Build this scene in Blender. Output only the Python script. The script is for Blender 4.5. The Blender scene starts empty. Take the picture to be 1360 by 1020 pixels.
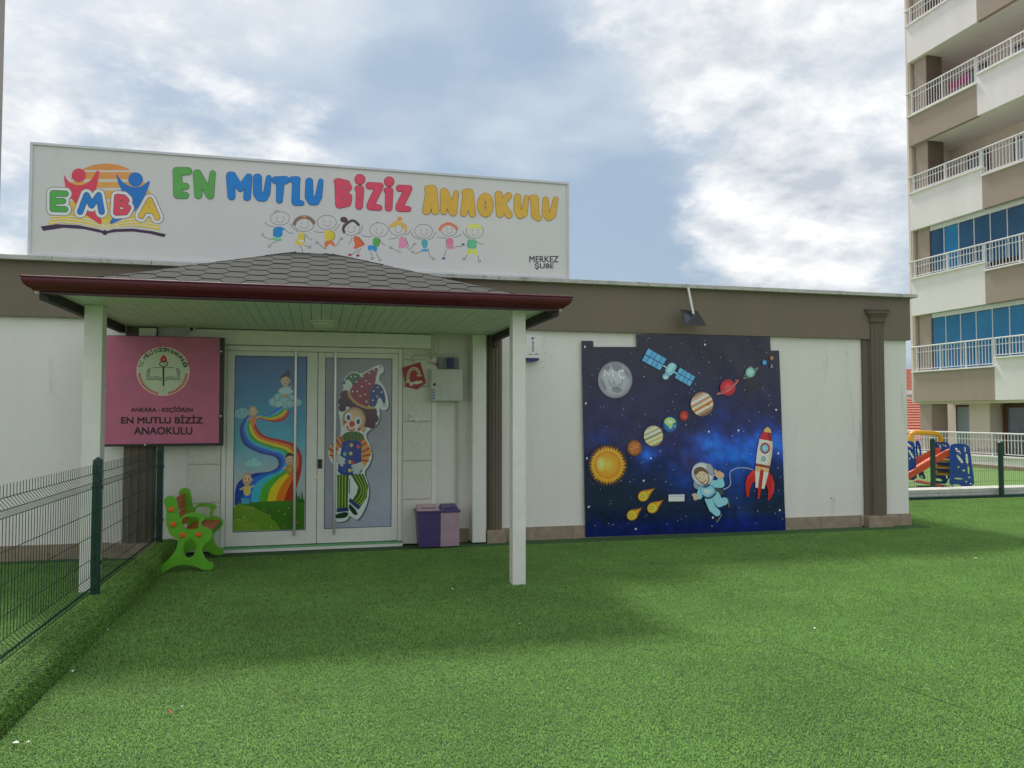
import bpy, bmesh, math, random
import numpy as np
from mathutils import Vector, Matrix, noise
from mathutils.geometry import tessellate_polygon
random.seed(7)
scn = bpy.context.scene
COL = scn.collection
rad = math.radians

# ------------------------------------------------------------------ camera
FPX, IW, IH = 1035.0, 1360, 1020
YAW = math.atan(258 / FPX); PIT = math.atan(40 / FPX); EYE = 1.6
_F = np.array([math.sin(YAW)*math.cos(PIT), math.cos(YAW)*math.cos(PIT), math.sin(PIT)])
_R = np.array([math.cos(YAW), -math.sin(YAW), 0.0]); _U = np.cross(_R, _F)
cam = bpy.data.objects.new('camera', bpy.data.cameras.new('camera')); COL.objects.link(cam)
cam.data.sensor_width = 36; cam.data.lens = FPX / IW * 36
cam.data.clip_start = 0.05; cam.data.clip_end = 2000
cam.location = (0, 0, EYE)
cam.rotation_euler = (math.pi/2 + PIT, 0, -YAW)
scn.camera = cam

def ray(u, v): return _F + _R*(u-IW/2)/FPX + _U*(IH/2-v)/FPX
def on_y(u, v, y):
    d = ray(u, v); t = y/d[1]; return (d[0]*t, y, EYE+d[2]*t)
def on_g(u, v, z=0.0):
    d = ray(u, v); t = (z-EYE)/d[2]; return (d[0]*t, d[1]*t, z)

# ------------------------------------------------------------------ exposure
scn.view_settings.view_transform = 'Standard'
scn.view_settings.look = 'None'
scn.view_settings.exposure = 0.72
scn.view_settings.gamma = 1.0
scn.view_settings.use_curve_mapping = False
scn.cycles.max_bounces = 8
scn.cycles.diffuse_bounces = 4
scn.cycles.transparent_max_bounces = 8

# ------------------------------------------------------------------ world: sky with broken cloud
SUN_EL = rad(57.8); SUN_AZ = math.atan2(-0.233, 0.972)
world = bpy.data.worlds.new('World'); scn.world = world; world.use_nodes = True
wn = world.node_tree.nodes; wl = world.node_tree.links; wn.clear()
def WN(t, **k):
    n = wn.new(t)
    for a, b in k.items(): setattr(n, a, b)
    return n
def wmath(op, a, b=None, c=None, clamp=False):
    n = WN('ShaderNodeMath', operation=op, use_clamp=clamp)
    for i, x in enumerate((a, b, c)):
        if x is None: continue
        if isinstance(x, (int, float)): n.inputs[i].default_value = x
        else: wl.new(x, n.inputs[i])
    return n.outputs[0]
def wramp(x, a, b):
    n = WN('ShaderNodeMapRange', interpolation_type='SMOOTHSTEP')
    wl.new(x, n.inputs[0]); n.inputs[1].default_value = a; n.inputs[2].default_value = b
    return n.outputs[0]
sky = WN('ShaderNodeTexSky', sky_type='NISHITA', sun_disc=False, sun_elevation=SUN_EL, sun_rotation=SUN_AZ)
sky.air_density = 1.0; sky.dust_density = 2.5; sky.ozone_density = 1.0
bg_sky = WN('ShaderNodeBackground'); wl.new(sky.outputs[0], bg_sky.inputs[0]); bg_sky.inputs[1].default_value = 0.06
tc = WN('ShaderNodeTexCoord'); dvec = tc.outputs['Generated']
sepd = WN('ShaderNodeSeparateXYZ'); wl.new(dvec, sepd.inputs[0])
zz = wmath('ADD', wmath('MAXIMUM', sepd.outputs[2], 0.0), 0.35)
cmb = WN('ShaderNodeCombineXYZ')
wl.new(wmath('DIVIDE', sepd.outputs[0], zz), cmb.inputs[0]); wl.new(wmath('DIVIDE', sepd.outputs[1], zz), cmb.inputs[1])
wl.new(wmath('MULTIPLY', sepd.outputs[2], 1.2), cmb.inputs[2])
def wnoise(scale, detail, rough, dist=0.0, off=(0, 0, 0)):
    m = WN('ShaderNodeMapping'); wl.new(cmb.outputs[0], m.inputs[0]); m.inputs['Location'].default_value = off
    n = WN('ShaderNodeTexNoise'); wl.new(m.outputs[0], n.inputs['Vector'])
    n.inputs['Scale'].default_value = scale; n.inputs['Detail'].default_value = detail
    n.inputs['Roughness'].default_value = rough; n.inputs['Distortion'].default_value = dist
    return n.outputs[0]
def wblob(u, v, a, b):
    d = ray(u, v); d = d/np.linalg.norm(d)
    n = WN('ShaderNodeVectorMath', operation='DOT_PRODUCT'); wl.new(dvec, n.inputs[0]); n.inputs[1].default_value = tuple(d)
    return wramp(n.outputs['Value'], math.cos(rad(b)), math.cos(rad(a)))
n_big = wnoise(1.1, 3, 0.5, 0.3, (3.1, 0.7, 0))
n_fine = wnoise(3.4, 9, 0.60, 0.15, (1.3, 4.2, 0))
n_det = wnoise(8.5, 8, 0.64, 0.2, (5.3, 1.2, 0))
clusters = wmath('ADD', wmath('MULTIPLY', wblob(1090, 160, 2, 15), 0.30), wmath('MULTIPLY', wblob(120, 130, 2, 22), 0.17))
clusters = wmath('ADD', clusters, wmath('MULTIPLY', wblob(1010, 380, 1, 11), 0.16))
clusters = wmath('ADD', clusters, wmath('MULTIPLY', wblob(870, 20, 1, 9), 0.22))
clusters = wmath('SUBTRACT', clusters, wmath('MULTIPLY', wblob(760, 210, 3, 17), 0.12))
dens = wmath('ADD', wmath('ADD', wmath('MULTIPLY', n_fine, 0.62), wmath('MULTIPLY', n_big, 0.42)), clusters)
dens = wmath('ADD', dens, wmath('MULTIPLY', wmath('SUBTRACT', n_det, 0.5), 0.32))
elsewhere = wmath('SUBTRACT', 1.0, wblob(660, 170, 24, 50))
dens = wmath('ADD', dens, wmath('MULTIPLY', elsewhere, 0.20))  # denser bright cloud added out of view to lift the ambient light
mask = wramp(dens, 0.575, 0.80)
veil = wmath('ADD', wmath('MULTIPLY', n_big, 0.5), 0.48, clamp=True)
# cloud shade: back-lit volume - bright thin rims and sunward flanks, blue-grey cores and undersides
n_s1 = wnoise(4.4, 7, 0.56, 0.12, (2.2, 8.1, 0))
n_s2 = wnoise(4.4, 7, 0.56, 0.12, (2.2-0.016, 8.1-0.075, 0.03))
flank = wmath('MULTIPLY', wmath('SUBTRACT', n_s1, n_s2), 3.4)
thick = wramp(dens, 0.62, 1.02)
lit = wmath('ADD', wmath('SUBTRACT', wmath('ADD', 0.66, flank), wmath('MULTIPLY', thick, 0.22)), wmath('MULTIPLY', wmath('SUBTRACT', n_det, 0.5), 1.3), clamp=True)
cr = WN('ShaderNodeMixRGB'); wl.new(lit, cr.inputs[0]); cr.inputs[1].default_value = (0.385, 0.425, 0.475, 1); cr.inputs[2].default_value = (0.70, 0.705, 0.705, 1)
bg_cl = WN('ShaderNodeBackground'); wl.new(cr.outputs[0], bg_cl.inputs[0]); bg_cl.inputs[1].default_value = 0.90
n_soft = wnoise(1.9, 5, 0.5, 0.2, (7.7, 2.9, 0))
softm = wramp(wmath('ADD', n_soft, wmath('MULTIPLY', clusters, 0.5)), 0.44, 0.74)
vc = WN('ShaderNodeMixRGB'); wl.new(softm, vc.inputs[0]); vc.inputs[1].default_value = (0.235, 0.315, 0.405, 1); vc.inputs[2].default_value = (0.52, 0.555, 0.575, 1)
bg_veil = WN('ShaderNodeBackground'); wl.new(vc.outputs[0], bg_veil.inputs[0]); bg_veil.inputs[1].default_value = 1.0
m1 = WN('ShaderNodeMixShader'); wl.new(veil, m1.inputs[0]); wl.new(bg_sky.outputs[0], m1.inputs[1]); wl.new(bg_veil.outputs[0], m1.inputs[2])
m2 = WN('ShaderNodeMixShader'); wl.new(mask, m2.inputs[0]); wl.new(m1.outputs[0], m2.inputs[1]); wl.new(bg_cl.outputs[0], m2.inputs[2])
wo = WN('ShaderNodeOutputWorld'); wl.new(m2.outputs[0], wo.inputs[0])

# ------------------------------------------------------------------ sun
sd = bpy.data.lights.new('sun', 'SUN'); sd.energy = 2.1; sd.angle = rad(8); sd.color = (1.0, 0.955, 0.88)
sun = bpy.data.objects.new('sun', sd); COL.objects.link(sun)
ldir = Vector((0.233*math.cos(SUN_EL), -0.972*math.cos(SUN_EL), -math.sin(SUN_EL)))
sun.rotation_euler = ldir.to_track_quat('-Z', 'Y').to_euler(); sun.location = (-3, 20, 20)

# ------------------------------------------------------------------ materials
def lin(c):
    if isinstance(c, str):
        c = c.lstrip('#'); c = tuple(int(c[i:i+2], 16) for i in (0, 2, 4))
    return tuple((x/255/12.92 if x/255 <= .04045 else ((x/255+.055)/1.055)**2.4) for x in c)
MATS = {}
def mat(name, col, rough=0.7, var=0.0, vscale=3.0, bump=0.0, bscale=60.0, metal=0.0, spec=0.5, stain=None, coat=0.0, detail=6, streak=False):
    """principled with procedural colour variation, optional stains and fine relief (object space)"""
    if name in MATS: return MATS[name]
    m = bpy.data.materials.new(name); m.use_nodes = True; MATS[name] = m
    nt = m.node_tree; N = nt.nodes; L = nt.links
    b = N['Principled BSDF']; b.inputs['Base Color'].default_value = (*col, 1); b.inputs['Roughness'].default_value = rough
    b.inputs['Metallic'].default_value = metal; b.inputs['Specular IOR Level'].default_value = spec
    b.inputs['Coat Weight'].default_value = coat
    t = N.new('ShaderNodeNewGeometry'); src = t.outputs['Position']
    out = None
    if var or stain:
        mp = N.new('ShaderNodeMapping'); L.new(src, mp.inputs[0])
        if streak: mp.inputs['Scale'].default_value = (1, 1, 0.16)
        n = N.new('ShaderNodeTexNoise'); L.new(mp.outputs[0], n.inputs['Vector']); n.inputs['Scale'].default_value = vscale
        n.inputs['Detail'].default_value = detail; n.inputs['Roughness'].default_value = 0.6
        r = N.new('ShaderNodeMapRange'); L.new(n.outputs[0], r.inputs[0]); r.inputs[1].default_value = .3; r.inputs[2].default_value = .7
        mx = N.new('ShaderNodeMixRGB'); L.new(r.outputs[0], mx.inputs[0])
        mx.inputs[1].default_value = tuple(c*(1-var) for c in col)+(1,); mx.inputs[2].default_value = tuple(min(c*(1+var), .9) for c in col)+(1,)
        out = mx.outputs[0]
        if stain:
            sc, amt, scol, lo = stain
            n2 = N.new('ShaderNodeTexNoise'); L.new(mp.outputs[0], n2.inputs['Vector']); n2.inputs['Scale'].default_value = sc
            n2.inputs['Detail'].default_value = 9; n2.inputs['Roughness'].default_value = .7
            r2 = N.new('ShaderNodeMapRange'); L.new(n2.outputs[0], r2.inputs[0]); r2.inputs[1].default_value = lo; r2.inputs[2].default_value = lo+.16
            r2.inputs[4].default_value = amt
            m2_ = N.new('ShaderNodeMixRGB'); L.new(r2.outputs[0], m2_.inputs[0]); L.new(out, m2_.inputs[1]); m2_.inputs[2].default_value = (*scol, 1)
            out = m2_.outputs[0]
        L.new(out, b.inputs['Base Color'])
        rr = N.new('ShaderNodeMapRange'); L.new(n.outputs[0], rr.inputs[0]); rr.inputs[3].default_value = max(rough-.08, .02); rr.inputs[4].default_value = min(rough+.08, 1)
        L.new(rr.outputs[0], b.inputs['Roughness'])
    if bump:
        n3 = N.new('ShaderNodeTexNoise'); L.new(src, n3.inputs['Vector']); n3.inputs['Scale'].default_value = bscale; n3.inputs['Detail'].default_value = 5
        bp = N.new('ShaderNodeBump'); L.new(n3.outputs[0], bp.inputs['Height']); bp.inputs['Strength'].default_value = 1.0; bp.inputs['Distance'].default_value = bump
        L.new(bp.outputs[0], b.inputs['Normal'])
    return m
def vcol_mat(name, rough, spec=0.5, bump=0.0, bscale=3.0, var=0.06, coat=0.0):
    if name in MATS: return MATS[name]
    m = bpy.data.materials.new(name); m.use_nodes = True; MATS[name] = m
    N = m.node_tree.nodes; L = m.node_tree.links; b = N['Principled BSDF']
    a = N.new('ShaderNodeAttribute'); a.attribute_name = 'Col'
    g = N.new('ShaderNodeNewGeometry')
    n = N.new('ShaderNodeTexNoise'); L.new(g.outputs['Position'], n.inputs['Vector']); n.inputs['Scale'].default_value = 9; n.inputs['Detail'].default_value = 7
    r = N.new('ShaderNodeMapRange'); L.new(n.outputs[0], r.inputs[0]); r.inputs[1].default_value = .3; r.inputs[2].default_value = .7
    r.inputs[3].default_value = 1-var; r.inputs[4].default_value = 1+var
    h = N.new('ShaderNodeVectorMath'); h.operation = 'SCALE'; L.new(a.outputs['Color'], h.inputs[0]); L.new(r.outputs[0], h.inputs['Scale'])
    L.new(h.outputs[0], b.inputs['Base Color']); b.inputs['Roughness'].default_value = rough; b.inputs['Specular IOR Level'].default_value = spec
    b.inputs['Coat Weight'].default_value = coat
    if bump:
        n3 = N.new('ShaderNodeTexNoise'); L.new(g.outputs['Position'], n3.inputs['Vector']); n3.inputs['Scale'].default_value = bscale; n3.inputs['Detail'].default_value = 2
        bp = N.new('ShaderNodeBump'); L.new(n3.outputs[0], bp.inputs['Height']); bp.inputs['Distance'].default_value = bump
        L.new(bp.outputs[0], b.inputs['Normal'])
    return m

GRIME = (.22, .20, .15)
M_wall = mat('white_render', (.84, .81, .745), .85, .05, 1.6, .004, 45, stain=(3.4, .42, GRIME, .585), streak=True)
M_wall2 = mat('porch_render', (.78, .76, .67), .85, .05, 2.6, .003, 55, stain=(3.0, .30, GRIME, .58), streak=True)
M_stone = mat('pale_stone', (.70, .69, .60), .6, .09, 40, .0015, 60, stain=(22, .35, (.40, .38, .31), .57))
M_band = mat('taupe_render', (.215, .172, .130), .85, .06, 2.0, .003, 50, stain=(2.5, .25, (.09, .075, .06), .60), streak=True)
M_coping = mat('coping_stone', (.55, .54, .49), .8, .12, 7, .002, 40, stain=(6, .6, (.20, .19, .15), .52))
M_skirt = mat('travertine', (.34, .265, .185), .6, .22, 9, .001, 60, stain=(5, .4, (.18, .13, .09), .55))
M_column = mat('fluted_column', (.155, .122, .090), .75, .10, 5, .0015, 60, stain=(4, .3, (.08, .065, .05), .58), streak=True)
M_trim = mat('white_paint', (.82, .80, .74), .5, .05, 6, .001, 40, stain=(11, .35, (.36, .34, .27), .62))
M_soffit = mat('soffit_paint', (.74, .78, .68), .5, .06, 6, .0008, 40)
M_alu = mat('white_aluminium', (.82, .81, .74), .35, .04, 8)
M_steel = mat('brushed_steel', (.60, .60, .58), .32, metal=.85)
M_gutter = mat('maroon_gutter', (.105, .007, .020), .36, .10, 6, .0008, 5, coat=.1, stain=(8, .25, (.05, .012, .012), .6))
M_dark = mat('dark_brown_timber', (.035, .026, .020), .7, .1, 8)
M_black = mat('black_plastic', (.015, .015, .017), .4)
M_shingle = mat('grey_shingle', (.052, .055, .049), .95, .30, 130, .0025, 220, stain=(3, .35, (.035, .038, .03), .52), detail=3)
M_shingle_dark = mat('shingle_underlay', (.03, .03, .028), .95, .1, 20)
M_fence = mat('green_fence_paint', (.008, .045, .034), .4, .15, 12)
M_fence_wire = mat('green_fence_wire', (.008, .036, .026), .45, .1, 12)
M_sill = mat('green_sill', (.13, .36, .15), .6, .1, 10)
M_pink = mat('dark_frame', (.018, .015, .018), .4)
M_cabinet = mat('grey_cabinet', (.56, .57, .50), .5, .05, 8, stain=(14, .2, (.3, .28, .22), .6))
M_pipe = mat('cream_pipe', (.55, .56, .46), .45, .05, 12)
M_bluep = mat('blue_plastic', (.008, .065, .36), .3, .08, 6)
M_bin_dark = mat('purple_plastic', (.075, .05, .17), .4, .08, 8)
M_bin_light = mat('mauve_plastic', (.46, .31, .36), .4, .07, 8)
M_bin_lidp = mat('pink_plastic', (.58, .38, .40), .4, .07, 8)
M_lime = mat('lime_plastic', (.14, .46, .025), .35, .08, 9)
M_orange = mat('orange_plastic', (.80, .16, .015), .35, .08, 9)
M_rust = mat('rust_orange_plastic', (.56, .085, .018), .4, .12, 9)
M_print = vcol_mat('print_matte', .45)
M_printg = vcol_mat('print_glossy', .22, .6, .0, 2.0, .04)
M_glazed = vcol_mat('glazed_print', .12, .5, .0, 2.0, .05, coat=.2)
M_banner = vcol_mat('vinyl_banner', .15, .6, .004, 1.6, .05)
M_signface = mat('sign_face', (.77, .755, .735), .55, .035, 1.4, stain=(3.0, .22, (.36, .35, .32), .60), streak=True)
M_signedge = mat('sign_edge', (.66, .67, .69), .4, .05, 5, metal=.2)

# ------------------------------------------------------------------ mesh builder
class MB:
    def __init__(s): s.bm = bmesh.new()
    def box(s, x0, x1, y0, y1, z0, z1, bev=0.0):
        vs = [s.bm.verts.new((x, y, z)) for x in (x0, x1) for y in (y0, y1) for z in (z0, z1)]
        q = [(0, 1, 3, 2), (4, 6, 7, 5), (0, 4, 5, 1), (2, 3, 7, 6), (0, 2, 6, 4), (1, 5, 7, 3)]
        fs = [s.bm.faces.new([vs[i] for i in f]) for f in q]
        if bev:
            es = list({e for f in fs for e in f.edges})
            bmesh.ops.bevel(s.bm, geom=es, offset=bev, segments=2, affect='EDGES', profile=.6)
        return s
    def prism(s, pts, vec, holes=()):
        """pts: planar 3D outline, extruded by vec"""
        vec = Vector(vec); polys = [[Vector(p) for p in pts]]+[[Vector(p) for p in h] for h in holes]
        flat = [p for pl in polys for p in pl]
        tr = tessellate_polygon(polys)
        A = [s.bm.verts.new(p) for p in flat]; B = [s.bm.verts.new(p+vec) for p in flat]
        for t in tr:
            try: s.bm.faces.new([A[i] for i in t]); s.bm.faces.new([B[i] for i in reversed(t)])
            except ValueError: pass
        k = 0
        for pl in polys:
            n = len(pl)
            for i in range(n):
                j = (i+1) % n
                try: s.bm.faces.new([A[k+i], A[k+j], B[k+j], B[k+i]])
                except ValueError: pass
            k += n
        return s
    def tube(s, pts, r, seg=8, cap=True, radii=None):
        pts = [Vector(p) for p in pts]; rings = []; up = None
        for i, p in enumerate(pts):
            a = pts[max(i-1, 0)]; b = pts[min(i+1, len(pts)-1)]; t = (b-a).normalized()
            if up is None:
                up = Vector((0, 0, 1)) if abs(t.z) < .9 else Vector((1, 0, 0))
            n = (up-t*up.dot(t)).normalized(); bn = t.cross(n); up = n
            rr = radii[i] if radii else r
            rings.append([s.bm.verts.new(p+n*math.cos(2*math.pi*k/seg)*rr+bn*math.sin(2*math.pi*k/seg)*rr) for k in range(seg)])
        for i in range(len(rings)-1):
            for k in range(seg):
                s.bm.faces.new([rings[i][k], rings[i][(k+1) % seg], rings[i+1][(k+1) % seg], rings[i+1][k]])
        if cap: s.bm.faces.new(rings[0][::-1]); s.bm.faces.new(rings[-1])
        return s
    def lathe(s, c, prof, seg=24, axis='z'):
        """prof: list of (radius, height)"""
        c = Vector(c); rings = []
        for r, h in prof:
            ring = []
            for k in range(seg):
                a = 2*math.pi*k/seg
                d = {'z': (r*math.cos(a), r*math.sin(a), h), 'y': (r*math.cos(a), h, r*math.sin(a)), 'x': (h, r*math.cos(a), r*math.sin(a))}[axis]
                ring.append(s.bm.verts.new(c+Vector(d)))
            rings.append(ring)
        for i in range(len(rings)-1):
            for k in range(seg):
                s.bm.faces.new([rings[i][k], rings[i][(k+1) % seg], rings[i+1][(k+1) % seg], rings[i+1][k]])
        s.bm.faces.new(rings[0][::-1]); s.bm.faces.new(rings[-1])
        return s
    def quad(s, *p):
        s.bm.faces.new([s.bm.verts.new(q) for q in p]); return s
    def mesh(s, name, off=(0, 0, 0), smooth=False, bevel=0.0):
        if bevel:
            es = [e for e in s.bm.edges if len(e.link_faces) == 2 and e.calc_face_angle(0) > rad(35)]
            bmesh.ops.bevel(s.bm, geom=es, offset=bevel, segments=2, affect='EDGES', profile=.6, clamp_overlap=True)
        bmesh.ops.recalc_face_normals(s.bm, faces=s.bm.faces)
        bmesh.ops.translate(s.bm, verts=s.bm.verts, vec=-Vector(off))
        me = bpy.data.meshes.new(name); s.bm.to_mesh(me); s.bm.free()
        if smooth:
            me.polygons.foreach_set('use_smooth', [True]*len(me.polygons))
            me.set_sharp_from_angle(angle=rad(35))
        return me
def root_of(o):
    while o.parent: o = o.parent
    return o
def part(name, mb, m, parent, smooth=False, kind=None, label=None, bevel=0.0):
    r = root_of(parent)
    o = bpy.data.objects.new(name, mb.mesh(name, r.location, smooth, bevel)); COL.objects.link(o)
    o.data.materials.append(m); o.parent = parent
    if kind: o['kind'] = kind
    if label: o['label'] = label
    return o
def piece(name, me, parent, loc, rot=(0, 0, 0), scale=None):
    """one of many alike pieces, sharing mesh data; loc in world"""
    r = root_of(parent)
    o = bpy.data.objects.new(name, me); COL.objects.link(o); o.parent = parent
    o.location = Vector(loc)-r.location; o.rotation_euler = rot
    if scale: o.scale = scale
    return o
def thing(name, label, cat, loc, group=None):
    o = bpy.data.objects.new(name, None); COL.objects.link(o); o.location = loc; o.empty_display_size = .1
    o['label'] = label; o['category'] = cat
    if group: o['group'] = group
    return o
def struct(name, mb, m):
    o = bpy.data.objects.new(name, mb.mesh(name)); COL.objects.link(o); o.data.materials.append(m); o['kind'] = 'structure'
    return o

# ------------------------------------------------------------------ flat print (vector artwork laid on a real surface)
def lerp(a, b, t): return tuple(x+(y-x)*t for x, y in zip(a, b))
def smooth_closed(pts, n=2):
    for _ in range(n):
        q = []
        for i in range(len(pts)):
            a = pts[i]; b = pts[(i+1) % len(pts)]
            q += [lerp(a, b, .25), lerp(a, b, .75)]
        pts = q
    return pts
def spline(pts, n=6):
    """open catmull-rom"""
    P = [pts[0]]+list(pts)+[pts[-1]]; out = []
    for i in range(1, len(P)-2):
        for k in range(n):
            t = k/n; a, b, c, d = P[i-1], P[i], P[i+1], P[i+2]
            out.append(tuple(.5*((2*b[j])+(-a[j]+c[j])*t+(2*a[j]-5*b[j]+4*c[j]-d[j])*t*t+(-a[j]+3*b[j]-3*c[j]+d[j])*t**3) for j in range(len(b))))
    out.append(tuple(pts[-1])); return out
def ell(cx, cy, rx, ry, n=28, rot=0, a0=0, a1=360):
    o = []
    for k in range(n+(a1-a0 < 360)):
        a = rad(a0+(a1-a0)*k/n); x = rx*math.cos(a); y = ry*math.sin(a); r = rad(rot)
        o.append((cx+x*math.cos(r)-y*math.sin(r), cy+x*math.sin(r)+y*math.cos(r)))
    return o
def sdf_contours(caps, off=0.0, h=None):
    """outline of a union of round-ended strokes; caps = [(x0,y0,x1,y1,r0,r1)...] -> closed loops"""
    A = np.array(caps, float); R = max(A[:, 4].max(), A[:, 5].max())+off
    x0 = min(A[:, 0].min(), A[:, 2].min())-R-3; x1 = max(A[:, 0].max(), A[:, 2].max())+R+3
    y0 = min(A[:, 1].min(), A[:, 3].min())-R-3; y1 = max(A[:, 1].max(), A[:, 3].max())+R+3
    if h is None: h = max((x1-x0), (y1-y0))/64
    xs = np.arange(x0, x1+h, h); ys = np.arange(y0, y1+h, h); X, Y = np.meshgrid(xs, ys)
    D = np.full(X.shape, 1e9)
    for a in A:
        dx, dy = a[2]-a[0], a[3]-a[1]; L2 = dx*dx+dy*dy+1e-9
        t = np.clip(((X-a[0])*dx+(Y-a[1])*dy)/L2, 0, 1)
        D = np.minimum(D, np.hypot(X-a[0]-t*dx, Y-a[1]-t*dy)-(a[4]+(a[5]-a[4])*t))
    D -= off; D[np.abs(D) < 1e-6] = 1e-6
    S = D < 0; nxt = {}; pos = {}
    def ep(i0, j0, i1, j1):
        k = (min((i0, j0), (i1, j1)), max((i0, j0), (i1, j1)))
        if k not in pos:
            a, b = D[j0, i0], D[j1, i1]; t = a/(a-b)
            pos[k] = (xs[i0]+(xs[i1]-xs[i0])*t, ys[j0]+(ys[j1]-ys[j0])*t)
        return k
    mixed = np.argwhere((S[:-1, :-1].astype(int)+S[1:, :-1]+S[:-1, 1:]+S[1:, 1:]) % 4 != 0)
    for j, i in mixed:
        c = [(i, j), (i+1, j), (i+1, j+1), (i, j+1)]; f = [S[q[1], q[0]] for q in c]
        ins, outs = [], []
        for k in range(4):
            a, b = k, (k+1) % 4
            if f[a] and not f[b]: outs.append(ep(*c[a], *c[b]))
            if not f[a] and f[b]: ins.append(ep(*c[a], *c[b]))
        for a, b in zip(outs, ins if len(ins) == 1 else ins): nxt[a] = b
    loops = []
    while nxt:
        st = next(iter(nxt)); lp = [pos[st]]; k = nxt.pop(st)
        while k != st and k in nxt: lp.append(pos[k]); k = nxt.pop(k)
        if len(lp) > 5: loops.append(lp)
    return loops
def area(lp): return .5*sum(lp[i][0]*lp[(i+1) % len(lp)][1]-lp[(i+1) % len(lp)][0]*lp[i][1] for i in range(len(lp)))
def inside(p, lp):
    c = False
    for i in range(len(lp)):
        a, b = lp[i-1], lp[i]
        if (a[1] > p[1]) != (b[1] > p[1]) and p[0] < (b[0]-a[0])*(p[1]-a[1])/(b[1]-a[1])+a[0]: c = not c
    return c
def outers_holes(loops):
    loops = sorted(loops, key=lambda l: -abs(area(l))); res = []
    for l in loops:
        for r in res:
            if inside(l[0], r[0]): r[1].append(l); break
        else: res.append((l, []))
    return res
def caps_of(strokes, r):
    """strokes: polylines of (x,y[,r])"""
    out = []
    for s in strokes:
        for a, b in zip(s[:-1], s[1:]):
            out.append((a[0], a[1], b[0], b[1], a[2] if len(a) > 2 else r, b[2] if len(b) > 2 else r))
    return out
_TX = {}
def text_tris(ch, bold=0.0):
    k = (ch, bold)
    if k not in _TX:
        c = bpy.data.curves.new('t', 'FONT'); c.body = ch; c.offset = bold; c.resolution_u = 4; c.size = 1
        o = bpy.data.objects.new('t', c); me = bpy.data.meshes.new_from_object(o)
        me.calc_loop_triangles()
        _TX[k] = ([(v.co.x, v.co.y) for v in me.vertices], [tuple(t.vertices) for t in me.loop_triangles])
        bpy.data.objects.remove(o); bpy.data.curves.remove(c); bpy.data.meshes.remove(me)
    return _TX[k]

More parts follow.
